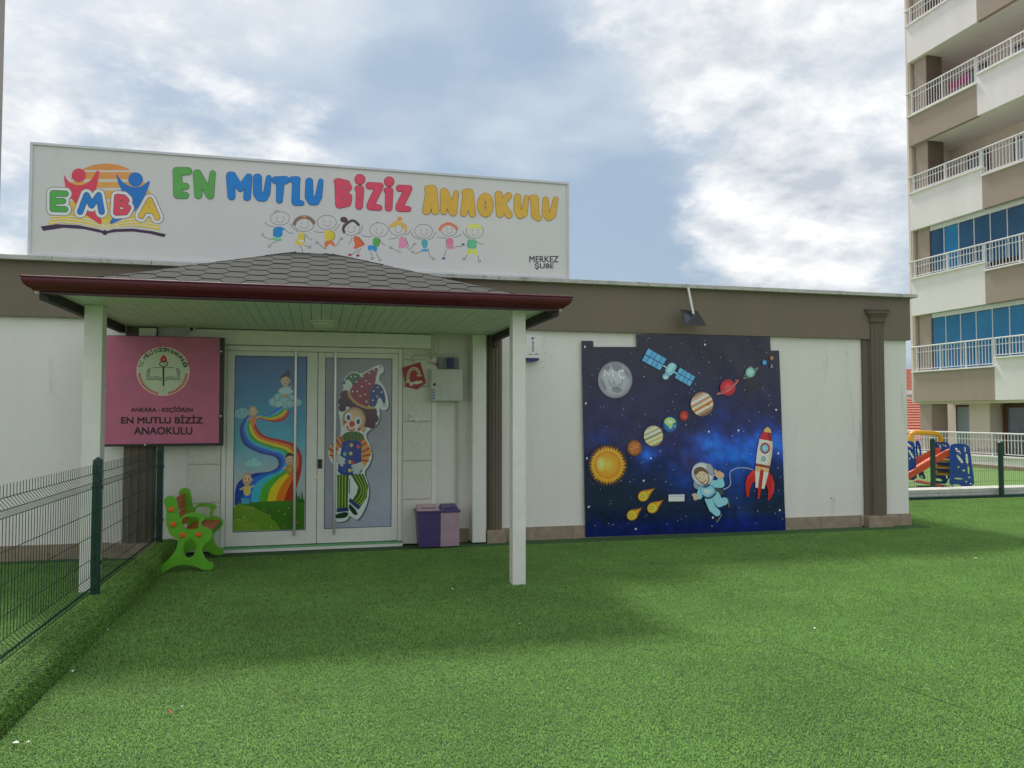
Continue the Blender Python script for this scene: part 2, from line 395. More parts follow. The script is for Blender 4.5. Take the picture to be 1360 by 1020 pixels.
class Art:
    """artwork coordinates: pixels of an enlargement; laid on the plane y = Y, each overlapping layer 0.2 mm prouder"""
    def __init__(s, Y, ox, oy, sc, gain=1.0):
        s.Y = Y; s.ox = ox; s.oy = oy; s.sc = sc; s.gain = gain; s.sh = []
    def W(s, p):
        a = on_y(s.ox+p[0]*s.sc, s.oy+p[1]*s.sc, s.Y); return (a[0], a[2])
    def C(s, c): return tuple(min(x*s.gain, .88) for x in lin(c))
    def add(s, pts, tris, cols, layer=None):
        w = [s.W(p) for p in pts]
        bb = (min(p[0] for p in w), min(p[1] for p in w), max(p[0] for p in w), max(p[1] for p in w))
        if layer is None:
            layer = 0
            for q in s.sh:
                b = q[3]
                if q[4] >= layer and b[0] < bb[2] and bb[0] < b[2] and b[1] < bb[3] and bb[1] < b[3]: layer = q[4]+1
        if not isinstance(cols, list): cols = [s.C(cols)]*len(pts)
        s.sh.append((w, tris, cols, bb, layer))
    def fill(s, pts, col, holes=(), sm=0, colfn=None, layer=None):
        if sm: pts = smooth_closed(list(pts), sm)
        polys = [[Vector((p[0], p[1], 0)) for p in pts]]+[[Vector((p[0], p[1], 0)) for p in h] for h in holes]
        flat = [(p.x, p.y) for pl in polys for p in pl]
        s.add(flat, tessellate_polygon(polys), [s.C(colfn(*p)) for p in flat] if colfn else col, layer)
    def disc(s, cx, cy, rx, ry=None, col='#fff', n=24, rot=0, rings=None):
        ry = rx if ry is None else ry
        if rings is None: return s.fill(ell(cx, cy, rx, ry, n, rot), col)
        pts = [(cx, cy)]; cols = [s.C(rings[0][1])]; tris = []
        for f, c in rings[1:]:
            for p in ell(cx, cy, rx*f, ry*f, n, rot): pts.append(p); cols.append(s.C(c))
        for k in range(n): tris.append((0, 1+k, 1+(k+1) % n))
        for r in range(len(rings)-2):
            a = 1+r*n; b = a+n
            for k in range(n):
                k2 = (k+1) % n; tris += [(a+k, b+k, b+k2), (a+k, b+k2, a+k2)]
        s.add(pts, tris, cols)
    def stroke(s, pts, w, col, sp=0, taper=False, layer=None):
        if sp: pts = spline(pts, sp)
        L, R = [], []; n = len(pts)
        for i, p in enumerate(pts):
            a = pts[max(i-1, 0)]; b = pts[min(i+1, n-1)]; dx, dy = b[0]-a[0], b[1]-a[1]; l = math.hypot(dx, dy) or 1
            ww = w*.5*(1 if not taper else max(.12, 1-abs(2*i/(n-1)-1)**2)) if taper != 'end' else w*.5*(1-.85*i/(n-1))
            L.append((p[0]-dy/l*ww, p[1]+dx/l*ww)); R.append((p[0]+dy/l*ww, p[1]-dx/l*ww))
        tris = []
        for i in range(n-1): tris += [(i, i+1, n+i+1), (i, n+i+1, n+i)]
        s.add(L+R, tris, col, layer)
    def band(s, A, B, cols, n=10):
        """ribbon between edge curves A and B, split across into colour stripes"""
        A = spline(A, n); B = spline(B, n); m = len(A); k = len(cols)
        lay = None
        for c in range(k):
            p0 = [lerp(a, b, c/k) for a, b in zip(A, B)]; p1 = [lerp(a, b, (c+1)/k) for a, b in zip(A, B)]
            tris = []
            for i in range(m-1): tris += [(i, i+1, m+i+1), (i, m+i+1, m+i)]
            if lay is None:
                s.add(p0+p1, tris, cols[c]); 
            else: s.add(p0+p1, tris, cols[c])
    def blob(s, strokes, r, col, off=0.0, h=None):
        for o, hs in outers_holes(sdf_contours(caps_of(strokes, r), off, h)): s.fill(o, col, hs)
    def text(s, t, x0, y0, x1, y1, col, bold=0.0, rot=0):
        if bold:
            e = bold*(y1-y0)
            for dx, dy in ((-e, -e), (e, -e), (e, e), (-e, e)): s.text(t, x0+e+dx, y0+e+dy, x1-e+dx, y1-e+dy, col, 0, rot)
            return
        v, tr = text_tris(t, 0)
        ax = min(p[0] for p in v); bx = max(p[0] for p in v); ay = min(p[1] for p in v); by = max(p[1] for p in v)
        pts = [(x0+(p[0]-ax)/(bx-ax)*(x1-x0), y1-(p[1]-ay)/(by-ay)*(y1-y0)) for p in v]
        if rot:
            c, n = math.cos(rad(rot)), math.sin(rad(rot)); mx, my = (x0+x1)/2, (y0+y1)/2
            pts = [(mx+(p[0]-mx)*c-(p[1]-my)*n, my+(p[0]-mx)*n+(p[1]-my)*c) for p in pts]
        s.add(pts, tr, col)
    def glyph(s, ch, cx, cy, size, rot, col, bold=0.0):
        if bold:
            e = bold*size
            for dx, dy in ((-e, 0), (e, 0), (0, e)): s.glyph(ch, cx+dx, cy+dy, size, rot, col)
            return
        v, tr = text_tris(ch, 0)
        if not v: return
        ax = min(p[0] for p in v); bx = max(p[0] for p in v); c, n = math.cos(rad(rot)), math.sin(rad(rot))
        pts = []
        for p in v:
            x = (p[0]-(ax+bx)/2)*size; y = -(p[1]-.35)*size
            pts.append((cx+x*c-y*n, cy+x*n+y*c))
        s.add(pts, tr, col)
    def grid(s, x0, y0, x1, y1, nx, ny, colfn, edge=None):
        pts, cols, tris = [], [], []
        for j in range(ny+1):
            for i in range(nx+1):
                p = (x0+(x1-x0)*i/nx, y0+(y1-y0)*j/ny)
                cols.append(s.C(colfn(*p))); pts.append(edge(p) if edge else p)
        for j in range(ny):
            for i in range(nx):
                a = j*(nx+1)+i; tris += [(a, a+1, a+nx+2), (a, a+nx+2, a+nx+1)]
        s.add(pts, tris, cols)
    def build(s, name, parent, m, y0=None, wave=None, step=.0002, label=None):
        y0 = s.Y if y0 is None else y0; r = root_of(parent).location
        V, F, Cc = [], [], []
        for w, tris, cols, bb, lay in s.sh:
            k = len(V)
            for p in w:
                V.append((p[0]-r.x, y0-lay*step-r.y+(wave(p) if wave else 0), p[1]-r.z))
            Cc += cols
            for t in tris:
                a, b, c = (w[i] for i in t)
                cr_ = (b[0]-a[0])*(c[1]-a[1])-(c[0]-a[0])*(b[1]-a[1])
                if abs(cr_) < 1e-12: continue
                F.append(tuple(k+i for i in (t if cr_ > 0 else t[::-1])))
        me = bpy.data.meshes.new(name); me.from_pydata(V, [], F)
        ca = me.color_attributes.new('Col', 'FLOAT_COLOR', 'POINT')
        ca.data.foreach_set('color', [x for c in Cc for x in (*c, 1.0)])
        me.materials.append(m); o = bpy.data.objects.new(name, me); COL.objects.link(o); o.parent = parent
        if label: o['label'] = label
        return o
def solid_col(me, col):
    ca = me.color_attributes.new('Col', 'FLOAT_COLOR', 'POINT')
    ca.data.foreach_set('color', [x for _ in me.vertices for x in (*col, 1.0)])
#@@PART2
# ================================================================== GROUND
def turf_mat():
    m = bpy.data.materials.new('turf_blades'); m.use_nodes = True
    N = m.node_tree.nodes; L = m.node_tree.links; b = N['Principled BSDF']
    a = N.new('ShaderNodeAttribute'); a.attribute_name = 'Col'
    g = N.new('ShaderNodeNewGeometry')
    n = N.new('ShaderNodeTexNoise'); L.new(g.outputs['Position'], n.inputs['Vector']); n.inputs['Scale'].default_value = .9; n.inputs['Detail'].default_value = 7; n.inputs['Roughness'].default_value = .65
    r = N.new('ShaderNodeMapRange'); L.new(n.outputs[0], r.inputs[0]); r.inputs[1].default_value = .3; r.inputs[2].default_value = .7; r.inputs[3].default_value = .80; r.inputs[4].default_value = 1.20
    n2 = N.new('ShaderNodeTexNoise'); L.new(g.outputs['Position'], n2.inputs['Vector']); n2.inputs['Scale'].default_value = 14; n2.inputs['Detail'].default_value = 6; n2.inputs['Roughness'].default_value = .7
    r2 = N.new('ShaderNodeMapRange'); L.new(n2.outputs[0], r2.inputs[0]); r2.inputs[1].default_value = .3; r2.inputs[2].default_value = .7; r2.inputs[3].default_value = .86; r2.inputs[4].default_value = 1.14
    p = N.new('ShaderNodeMath'); p.operation = 'MULTIPLY'; L.new(r.outputs[0], p.inputs[0]); L.new(r2.outputs[0], p.inputs[1])
    # the seam between two rolls of turf
    A = Vector(on_g(1040, 853)); B = Vector(on_g(1360, 968)); dd = (B-A).normalized(); nn = Vector((-dd.y, dd.x, 0))
    dot = N.new('ShaderNodeVectorMath'); dot.operation = 'DOT_PRODUCT'; L.new(g.outputs['Position'], dot.inputs[0]); dot.inputs[1].default_value = nn
    sb = N.new('ShaderNodeMath'); sb.operation = 'SUBTRACT'; L.new(dot.outputs['Value'], sb.inputs[0]); sb.inputs[1].default_value = nn.dot(A)
    ab = N.new('ShaderNodeMath'); ab.operation = 'ABSOLUTE'; L.new(sb.outputs[0], ab.inputs[0])
    se = N.new('ShaderNodeMapRange'); L.new(ab.outputs[0], se.inputs[0]); se.inputs[1].default_value = .004; se.inputs[2].default_value = .012; se.inputs[3].default_value = .45; se.inputs[4].default_value = 1
    dl_ = N.new('ShaderNodeVectorMath'); dl_.operation = 'DOT_PRODUCT'; L.new(g.outputs['Position'], dl_.inputs[0]); dl_.inputs[1].default_value = dd
    fa = N.new('ShaderNodeMapRange'); L.new(dl_.outputs['Value'], fa.inputs[0]); fa.inputs[1].default_value = dd.dot(A)-.15; fa.inputs[2].default_value = dd.dot(A)+.9; fa.inputs[3].default_value = 1; fa.inputs[4].default_value = 0
    sx_ = N.new('ShaderNodeMath'); sx_.operation = 'MAXIMUM'; L.new(se.outputs[0], sx_.inputs[0]); L.new(fa.outputs[0], sx_.inputs[1])
    q = N.new('ShaderNodeMath'); q.operation = 'MULTIPLY'; L.new(p.outputs[0], q.inputs[0]); L.new(sx_.outputs[0], q.inputs[1])
    h = N.new('ShaderNodeVectorMath'); h.operation = 'SCALE'; L.new(a.outputs['Color'], h.inputs[0]); L.new(q.outputs[0], h.inputs['Scale'])
    L.new(h.outputs[0], b.inputs['Base Color']); b.inputs['Roughness'].default_value = .55; b.inputs['Specular IOR Level'].default_value = .35
    return m
M_turf = turf_mat()
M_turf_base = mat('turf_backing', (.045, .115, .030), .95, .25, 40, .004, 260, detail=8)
M_turf_far = mat('turf_far', (.15, .27, .075), .95, .28, 30, .006, 160, detail=9)
M_ground = mat('distant_ground', (.27, .26, .23), .95, .2, .4)
mb = MB(); mb.quad((-600, -300, -.06), (600, -300, -.06), (600, 900, -.06), (-600, 900, -.06)); struct('ground', mb, M_ground)
mb = MB(); mb.quad((-14, -4, -.016), (22, -4, -.016), (22, 12.56, -.016), (-14, 12.56, -.016)); struct('turf_underlay', mb, M_turf_base)
mb = MB(); mb.quad((7, 12.9, -.010), (19.3, 12.9, -.010), (19.3, 40, -.010), (7, 40, -.010)); struct('playground_turf', mb, M_turf_far)

TILE = .5
def turf_tile(seed, nb=5200, hh=.015, slope=None):
    rnd = random.Random(seed); V, F, Cc = [], [], []
    for _ in range(nb):
        x = rnd.uniform(-TILE/2, TILE/2); y = rnd.uniform(-TILE/2, TILE/2); a = rnd.uniform(0, 2*math.pi)
        w = rnd.uniform(.0010, .0018); L = rnd.uniform(.006, .015); h = hh*rnd.uniform(.55, 1.1)-.004
        dx, dy = math.cos(a), math.sin(a); px_, py_ = -dy*w, dx*w; k = len(V)
        m = .45; z0 = -.015
        V += [(x-px_, y-py_, z0), (x+px_, y+py_, z0), (x+dx*L*m-px_, y+dy*L*m-py_, z0+h*.85), (x+dx*L*m+px_, y+dy*L*m+py_, z0+h*.85), (x+dx*L, y+dy*L, z0+h*rnd.uniform(.7, 1.05))]
        F += [(k, k+1, k+3, k+2), (k+2, k+3, k+4)]
        v = rnd.uniform(.88, 1.12); t = rnd.random()
        c = (.205*v*(1+.18*t), .425*v, .095*v*(1-.2*t))
        if rnd.random() < .03: c = (.26*v, .44*v, .15*v)
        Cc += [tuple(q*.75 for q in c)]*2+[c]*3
    me = bpy.data.meshes.new('turf_tile'); me.from_pydata(V, [], F)
    ca = me.color_attributes.new('Col', 'FLOAT_COLOR', 'POINT'); ca.data.foreach_set('color', [x for c in Cc for x in (*c, 1.0)])
    me.materials.append(M_turf); return bpy.data.objects.new('turf_tile', me)
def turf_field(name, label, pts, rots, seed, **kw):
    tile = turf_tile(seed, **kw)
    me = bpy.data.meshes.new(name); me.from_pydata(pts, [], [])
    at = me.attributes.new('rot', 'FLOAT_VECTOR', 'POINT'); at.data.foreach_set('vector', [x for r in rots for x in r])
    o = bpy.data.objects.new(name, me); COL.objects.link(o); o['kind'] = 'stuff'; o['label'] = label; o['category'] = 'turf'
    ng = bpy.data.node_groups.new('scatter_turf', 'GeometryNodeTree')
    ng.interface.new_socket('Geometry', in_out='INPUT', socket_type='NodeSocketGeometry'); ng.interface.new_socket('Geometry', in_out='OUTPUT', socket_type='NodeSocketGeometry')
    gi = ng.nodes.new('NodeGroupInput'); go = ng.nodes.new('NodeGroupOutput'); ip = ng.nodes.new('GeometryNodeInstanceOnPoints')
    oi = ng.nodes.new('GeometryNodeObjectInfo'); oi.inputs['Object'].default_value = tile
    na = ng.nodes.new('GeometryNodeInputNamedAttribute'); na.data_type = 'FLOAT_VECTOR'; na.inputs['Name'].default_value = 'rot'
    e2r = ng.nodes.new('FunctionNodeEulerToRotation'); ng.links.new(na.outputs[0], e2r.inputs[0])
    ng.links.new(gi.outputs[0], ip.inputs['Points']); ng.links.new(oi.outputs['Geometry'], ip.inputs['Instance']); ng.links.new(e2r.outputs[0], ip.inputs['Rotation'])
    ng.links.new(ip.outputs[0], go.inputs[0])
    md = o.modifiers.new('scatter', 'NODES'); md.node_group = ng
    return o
rt = random.Random(3)
FX = -1.70          # line of the side fence
pts, rots = [], []
x = FX+.17+TILE/2
while x < 17:
    y = .6
    while y < 12.4:
        if not (y > 9.72-TILE/2 and x < 8.41+TILE/2 and y > 9.55):
            if x < 11+y or True:
                pts.append((x, y, 0)); rots.append((0, 0, rt.randrange(4)*math.pi/2))
        y += TILE
    x += TILE
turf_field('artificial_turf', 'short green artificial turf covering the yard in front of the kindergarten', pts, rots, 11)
pts, rots = [], []
x = FX-.02-TILE/2
while x > -7.5:
    y = 3.2
    while y < 9.6:
        pts.append((x, y, 0)); rots.append((0, 0, rt.randrange(4)*math.pi/2)); y += TILE
    x -= TILE
turf_field('side_turf', 'strip of green artificial turf beyond the wire fence beside the building', pts, rots, 12)
# turf-covered kerb under the fence: rounded concrete upstand + blades
KZ = .17
mb = MB()
prof = [(FX-.05, -.02), (FX-.05, KZ-.03), (FX-.03, KZ), (FX+.10, KZ+.005), (FX+.15, KZ-.015), (FX+.175, KZ-.06), (FX+.18, -.02)]
mb.prism([(p[0], -2.5, p[1]) for p in prof], (0, 12.15, 0)); struct('turf_kerb', mb, M_turf_base)
V, F, Cc = [], [], []; rk = random.Random(5)
def kerb_surf(t):
    # along the profile top -> inner face
    P = [(FX-.04, KZ), (FX+.10, KZ+.006), (FX+.15, KZ-.015), (FX+.178, KZ-.06), (FX+.182, .0)]
    Ls = [math.dist(P[i], P[i+1]) for i in range(4)]; s = t*sum(Ls)
    for i in range(4):
        if s <= Ls[i] or i == 3:
            q = s/Ls[i]; a, b = P[i], P[i+1]; n = (-(b[1]-a[1])/Ls[i], (b[0]-a[0])/Ls[i])
            return (a[0]+(b[0]-a[0])*q, a[1]+(b[1]-a[1])*q), n
        s -= Ls[i]
for _ in range(60000):
    y = rk.uniform(2.2, 9.62)**1.0; (sx, sz), n = kerb_surf(rk.random()); w = rk.uniform(.0010, .0018); a = rk.uniform(0, 2*math.pi)
    t1 = Vector((0, 1, 0)); t2 = Vector((n[1], 0, -n[0])); nn = Vector((n[0], 0, n[1]))
    d = t1*math.cos(a)+t2*math.sin(a); pd = t1*-math.sin(a)+t2*math.cos(a); L = rk.uniform(.005, .012); h = rk.uniform(.003, .007); P = Vector((sx, y, sz)); k = len(V)
    V += [tuple(P-pd*w), tuple(P+pd*w), tuple(P+d*L*.5+nn*h*.85-pd*w), tuple(P+d*L*.5+nn*h*.85+pd*w), tuple(P+d*L+nn*h)]
    F += [(k, k+1, k+3, k+2), (k+2, k+3, k+4)]
    v = rk.uniform(.88, 1.12); t = rk.random(); c = (.205*v*(1+.25*t), .430*v, .075*v)
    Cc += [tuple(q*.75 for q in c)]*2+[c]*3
me = bpy.data.meshes.new('kerb_turf'); me.from_pydata(V, [], F)
ca = me.color_attributes.new('Col', 'FLOAT_COLOR', 'POINT'); ca.data.foreach_set('color', [x for c in Cc for x in (*c, 1.0)])
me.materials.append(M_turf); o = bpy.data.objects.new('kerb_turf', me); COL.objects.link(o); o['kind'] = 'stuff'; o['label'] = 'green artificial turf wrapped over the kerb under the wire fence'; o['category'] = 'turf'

# ================================================================== KINDERGARTEN BUILDING
W = 9.72
BL, BR = -13.0, 8.41
bld = thing('kindergarten_building', 'long single storey kindergarten with white walls, taupe band and fluted columns', 'building', (0, W, 0))
mb = MB()
mb.box(BL, -1.452, W, W+.23, 0, 3.30); mb.box(1.90, BR, W, W+.23, 0, 3.30)
mb.box(-1.452, 1.90, W+.10, W+.24, 2.415, 3.30)
mb.box(1.382, 1.90, W+.09, W+.23, 0, 2.415)
mb.box(BR-.23, BR, W+.23, 21, 0, 3.30); mb.box(BL, BL+.23, W+.23, 21, 0, 3.30); mb.box(BL+.23, BR-.23, 20.8, 21, 0, 3.30)
part('wall', mb, M_wall, bld)
mb = MB(); mb.box(BL+.2, BR-.2, W+.2, 20.9, 3.0, 3.18); part('roof', mb, M_coping, bld)
mb = MB(); mb.box(BL-.03, BR+.035, W-.06, W+.002, 2.685, 3.302); mb.box(BR-.001, BR+.036, W+.003, 21.03, 2.685, 3.302); mb.box(BL-.036, BL, W+.003, 21.03, 2.685, 3.302)
part('fascia_band', mb, M_band, bld)
x = BL-.08; k = 0; rc = random.Random(4)
while x < BR+.1:
    w = min(1.02, BR+.10-x); mb = MB(); dz = rc.uniform(-.003, .003)
    mb.box(x+.003, x+w-.003, W-.145+rc.uniform(-.004, .004), W+.30, 3.303, 3.352+dz, .004); part('coping_stone', mb, M_coping, bld); x += w
y = W+.31
while y < 20.9:
    mb = MB(); mb.box(BR-.25, BR+.10, y, y+.99, 3.303, 3.352, .004); part('coping_stone', mb, M_coping, bld); y += 1.0
def skirts(x0, x1, yf, w0=.92, ht=.152):
    x = x0
    while x < x1-.02:
        w = min(w0, x1-x); mb = MB(); mb.box(x+.0015, x+w-.0015, yf+rc.uniform(-.0015, .0015), yf+.022, -.02, ht, .003); part('skirting_stone', mb, M_skirt, bld); x += w
skirts(BL, -2.27, W-.022); skirts(-1.75, -1.455, W-.022); skirts(2.31, 7.60, W-.022); skirts(8.05, BR+.02, W-.022); skirts(1.385, 1.878, W+.066)
# wall blocks beside the door
def block(x0, x1, z0, z1, yf):
    mb = MB(); mb.box(x0, x1, yf, W+.1, z0, z1, .006); part('stone_block', mb, M_stone, bld)
def zof(v, u=553): return on_y(u, v, 9.69)[2]
zs = [0.0, zof(663), zof(612), zof(560), zof(513), zof(478), 2.40]
for a, b in zip(zs[:-1], zs[1:]): block(1.022, 1.380, a+.005, b-.005, 9.685+rc.uniform(-.002, .002))
zs = [0.0, zof(668, 275), zof(617, 275), zof(565, 275), zof(515, 275), 2.0, 2.40]
for a, b in zip(zs[:-1], zs[1:]): block(-1.450, -1.096, a+.005, b-.005, 9.685+rc.uniform(-.002, .002))
for xa, xb in ((1.02, 1.40), (-1.452, -1.094)):
    mb = MB(); mb.box(xa, xb, W-.008, W+.22, 0, 2.415); part('door_reveal', mb, M_wall2, bld)
mb = MB(); mb.box(-1.452, 1.385, 9.655, W+.10, 2.418, 2.59, .004); part('lintel', mb, M_trim, bld)
mb = MB(); mb.box(1.386, 1.44, 9.70, W+.09, 0.0, 2.60); part('corner_bead', mb, M_trim, bld)
mb = MB(); mb.box(1.885, 2.057, 9.60, W+.05, 0, 2.60, .006); part('white_pier', mb, M_trim, bld)
# fluted columns
def column(x0, x1, bx0, bx1, zt=2.925):
    cx = (x0+x1)/2; hw = (x1-x0)/2; dep = .095
    prof = []
    nf = 6
    for i in range(nf*6+1):
        a = math.pi*i/(nf*6); fl = .012*abs(math.sin(a*nf))**.6
        prof.append((cx-(hw-fl)*math.cos(a), W-.02-(dep-fl)*math.sin(a)**.7))
    mb = MB(); mb.prism([(p[0], p[1], .10) for p in prof]+[(x1, W-.002, .10), (x0, W-.002, .10)], (0, 0, zt-.10))
    sh = part('column_shaft', mb, M_column, bld)
    mb = MB(); mb.box(bx0, bx1, W-.135, W, -.02, .145, .012); part('column_base', mb, M_skirt, sh)
    mb = MB(); rings = []
    for h, e, in [(0, .002), (.02, .012), (.045, .012), (.05, .002), (.07, .01), (.12, .045), (.125, .06), (.165, .06), (.17, .075), (.195, .075)]:
        pts = []
        for i in range(25):
            a = math.pi*i/24; pts.append(mb.bm.verts.new((cx-(hw+e)*math.cos(a), W-.06-(dep-.035+e)*math.sin(a)**.75, zt+h)))
        rings.append(pts)
    for r0, r1 in zip(rings[:-1], rings[1:]):
        for i in range(24): mb.bm.faces.new([r0[i], r0[i+1], r1[i+1], r1[i]])
    mb.bm.faces.new(rings[0]); mb.bm.faces.new(rings[-1])
    part('column_capital', mb, M_column, sh)
    return sh
column(7.735, 7.985, 7.63, 8.045)
mb = MB(); mb.box(7.640, 7.735, W-.03, W, .15, 2.684); part('column_backing', mb, M_column, bld)
column(2.095, 2.285, 2.07, 2.315)
column(-2.14, -1.80, -2.25, -1.76)

# ---------------- entrance doors
DY = 9.70
door = thing('entrance_door', 'white aluminium double entrance door with rainbow and clown pictures behind its glass', 'door', (0, DY, 0))
mb = MB()
mb.box(-1.090, -1.040, DY, DY+.07, .045, 2.412, .003); mb.box(.968, 1.018, DY, DY+.07, .045, 2.412, .003); mb.box(-1.038, .966, DY, DY+.07, 2.352, 2.412, .003)
part('door_frame', mb, M_alu, door)
mb = MB(); mb.box(-1.09, 1.018, DY-.05, DY+.10, 0, .043, .004); part('threshold', mb, M_sill, door)
mb = MB(); mb.box(-1.09, 1.022, DY-.075, DY-.051, -.01, .022); part('threshold_strip', mb, M_trim, door)
def leaf(x0, x1, gx0, gx1, gz0, gz1, name='door_leaf'):
    mb = MB(); y0, y1 = DY+.008, DY+.055
    mb.box(x0, gx0, y0, y1, .05, 2.348, .004); mb.box(gx1, x1, y0, y1, .05, 2.348, .004)
    mb.box(gx0, gx1, y0+.0005, y1, .05, gz0, .002); mb.box(gx0, gx1, y0+.0005, y1, gz1, 2.348, .002)
    lf = part(name, mb, M_alu, door)
    mb = MB()
    for a in ((gx0, gx0+.008, gz0, gz1), (gx1-.008, gx1, gz0, gz1)): mb.box(a[0], a[1], y0+.005, y0+.02, a[2], a[3])
    for a in ((gx0+.008, gx1-.008, gz0, gz0+.008), (gx0+.008, gx1-.008, gz1-.008, gz1)): mb.box(a[0], a[1], y0+.005, y0+.02, a[2], a[3])
    part('glazing_gasket', mb, M_black, lf); return lf
lfL = leaf(-1.036, -.003, -.955, -.127, .212, 2.292)
lfR = leaf(.003, .964, .086, .893, .218, 2.285)
def handle(x, lf):
    mb = MB(); mb.tube([(x, DY-.06, .16), (x, DY-.06, 2.36)], .017, 12); part('pull_handle', mb, M_steel, lf, True)
    for z in (.30, 2.20):
        mb = MB(); mb.tube([(x, DY-.06, z), (x, DY+.009, z)], .011, 8); part('handle_bracket', mb, M_steel, lf, True)
handle(-.258, lfL); handle(.204, lfR)
mb = MB(); zl = on_y(425, 616, DY)[2]; mb.box(.008, .058, DY-.006, DY+.010, zl-.055, zl+.055, .003); part('door_lock', mb, M_black, lfR)

# ================================================================== ENTRANCE CANOPY
can = thing('entrance_canopy', 'hipped porch canopy with grey hexagonal shingles and maroon gutter over the entrance', 'canopy', (0, 7.0, 0))
lx = on_y(104, 785, 7.84)[0]
mb = MB(); mb.box(lx, lx+.155, 7.84, 7.995, -.02, 2.60, .006); part('post', mb, M_trim, can)
rx = on_y(681, 775, 7.2)[0]
mb = MB(); mb.box(rx, rx+.128, 7.2, 7.335, -.02, 2.60, .006); part('post', mb, M_trim, can)
CX0, CX1, CYF = -2.19, 2.20, 7.0
x = CX0+.06; n = 0
while x < CX1-.06:
    w = min(.098, CX1-.06-x); mb = MB(); dz = rc.uniform(-.0012, .0012)
    mb.box(x+.0035, x+w-.001, CYF+.012, 9.652, 2.602+dz, 2.614+dz, .0015); part('soffit_board', mb, M_soffit, can); x += w; n += 1
mb = MB(); mb.box(CX0+.06, CX1-.06, CYF+.012, 9.655, 2.616, 2.622); part('soffit_backing', mb, M_dark, can)
for a, b in ((CX0-.005, CX0+.058), (CX1-.058, CX1+.005)):
    mb = MB(); mb.box(a, b, CYF+.012, 9.655, 2.525, 2.63, .003); part('side_beam', mb, M_dark, can)
for a, b in ((CX0-.05, CX0-.007), (CX1+.007, CX1+.05)):
    mb = MB(); mb.box(a, b, CYF+.05, 9.655, 2.575, 2.60, .003); part('eave_board', mb, M_coping, can)
prof = [(.118, 2.702), (.128, 2.698), (.130, 2.690), (.118, 2.684), (.119, 2.668), (.108, 2.640), (.085, 2.618), (.055, 2.604), (.045, 2.590), (0, 2.588), (0, 2.690), (.006, 2.690), (.008, 2.598), (.05, 2.610), (.08, 2.626), (.100, 2.645), (.110, 2.67), (.109, 2.69)]
mb = MB(); A = [mb.bm.verts.new((CX0+.01-o_*.85, CYF-o_, z)) for o_, z in prof]; B = [mb.bm.verts.new((CX1-.01+o_*.85, CYF-o_, z)) for o_, z in prof]
for i in range(len(prof)): mb.bm.faces.new([A[i], A[(i+1) % len(prof)], B[(i+1) % len(prof)], B[i]])
for S in (A, B):
    for t in tessellate_polygon([[Vector((0, o_, z)) for o_, z in prof]]): mb.bm.faces.new([S[i] for i in t])
part('gutter', mb, M_gutter, can, True)
for sx, S in ((CX0+.01, -1), (CX1-.01, 1)):
    pr = [(o_, z) for o_, z in prof[:11]]
    mb = MB(); mb.prism([(sx+S*(o_*.85+.002), CYF-o_, z) for o_, z in pr], (S*.004, 0, 0)); part('gutter_end_cap', mb, M_gutter, can)
mb = MB(); mb.box(CX0+.02, CX1-.02, CYF-.03, CYF+.010, 2.566, 2.587, .003); part('fascia_board', mb, mat('dark_maroon', (.045, .010, .014), .45, .1, 6), can)
# roof
RF = [Vector((CX0-.03, CYF+.01, 2.628)), Vector((CX1+.03, CYF+.01, 2.628)), Vector((.135, 9.0, 3.400)), Vector((-.245, 9.0, 3.400))]
back = 9.655
mb = MB()
bl, br = Vector((CX0-.03, back, 2.628)), Vector((CX1+.03, back, 2.628)); rl, rr_ = Vector((-.245, back, 3.40)), Vector((.135, back, 3.40))
v = [mb.bm.verts.new(p) for p in RF+[bl, br, rl, rr_]]
for f in ((0, 1, 2, 3), (0, 3, 6, 4), (1, 5, 7, 2), (3, 2, 7, 6), (4, 6, 7, 5)): mb.bm.faces.new([v[i] for i in f])
lo = [mb.bm.verts.new(p+Vector((0, 0, -.0))) for p in ()]
mb.bm.faces.new([v[4], v[5], v[1], v[0]])
part('roof_deck', mb, M_shingle_dark, can)
def clip(poly, hp):
    for (nx, ny, c) in hp:
        out = []
        for i in range(len(poly)):
            a, b = poly[i-1], poly[i]; da = nx*a[0]+ny*a[1]-c; db = nx*b[0]+ny*b[1]-c
            if (da >= 0) != (db >= 0):
                t = da/(da-db); out.append((a[0]+(b[0]-a[0])*t, a[1]+(b[1]-a[1])*t))
            if db >= 0: out.append(b)
        poly = out
        if len(poly) < 3: return []
    return poly
def halfplanes(pg):
    hp = []; cx = sum(p[0] for p in pg)/len(pg); cy = sum(p[1] for p in pg)/len(pg)
    for i in range(len(pg)):
        a, b = pg[i-1], pg[i]; n = (-(b[1]-a[1]), b[0]-a[0]); c = n[0]*a[0]+n[1]*a[1]
        if n[0]*cx+n[1]*cy < c: n = (-n[0], -n[1]); c = -c
        hp.append((*n, c))
    return hp
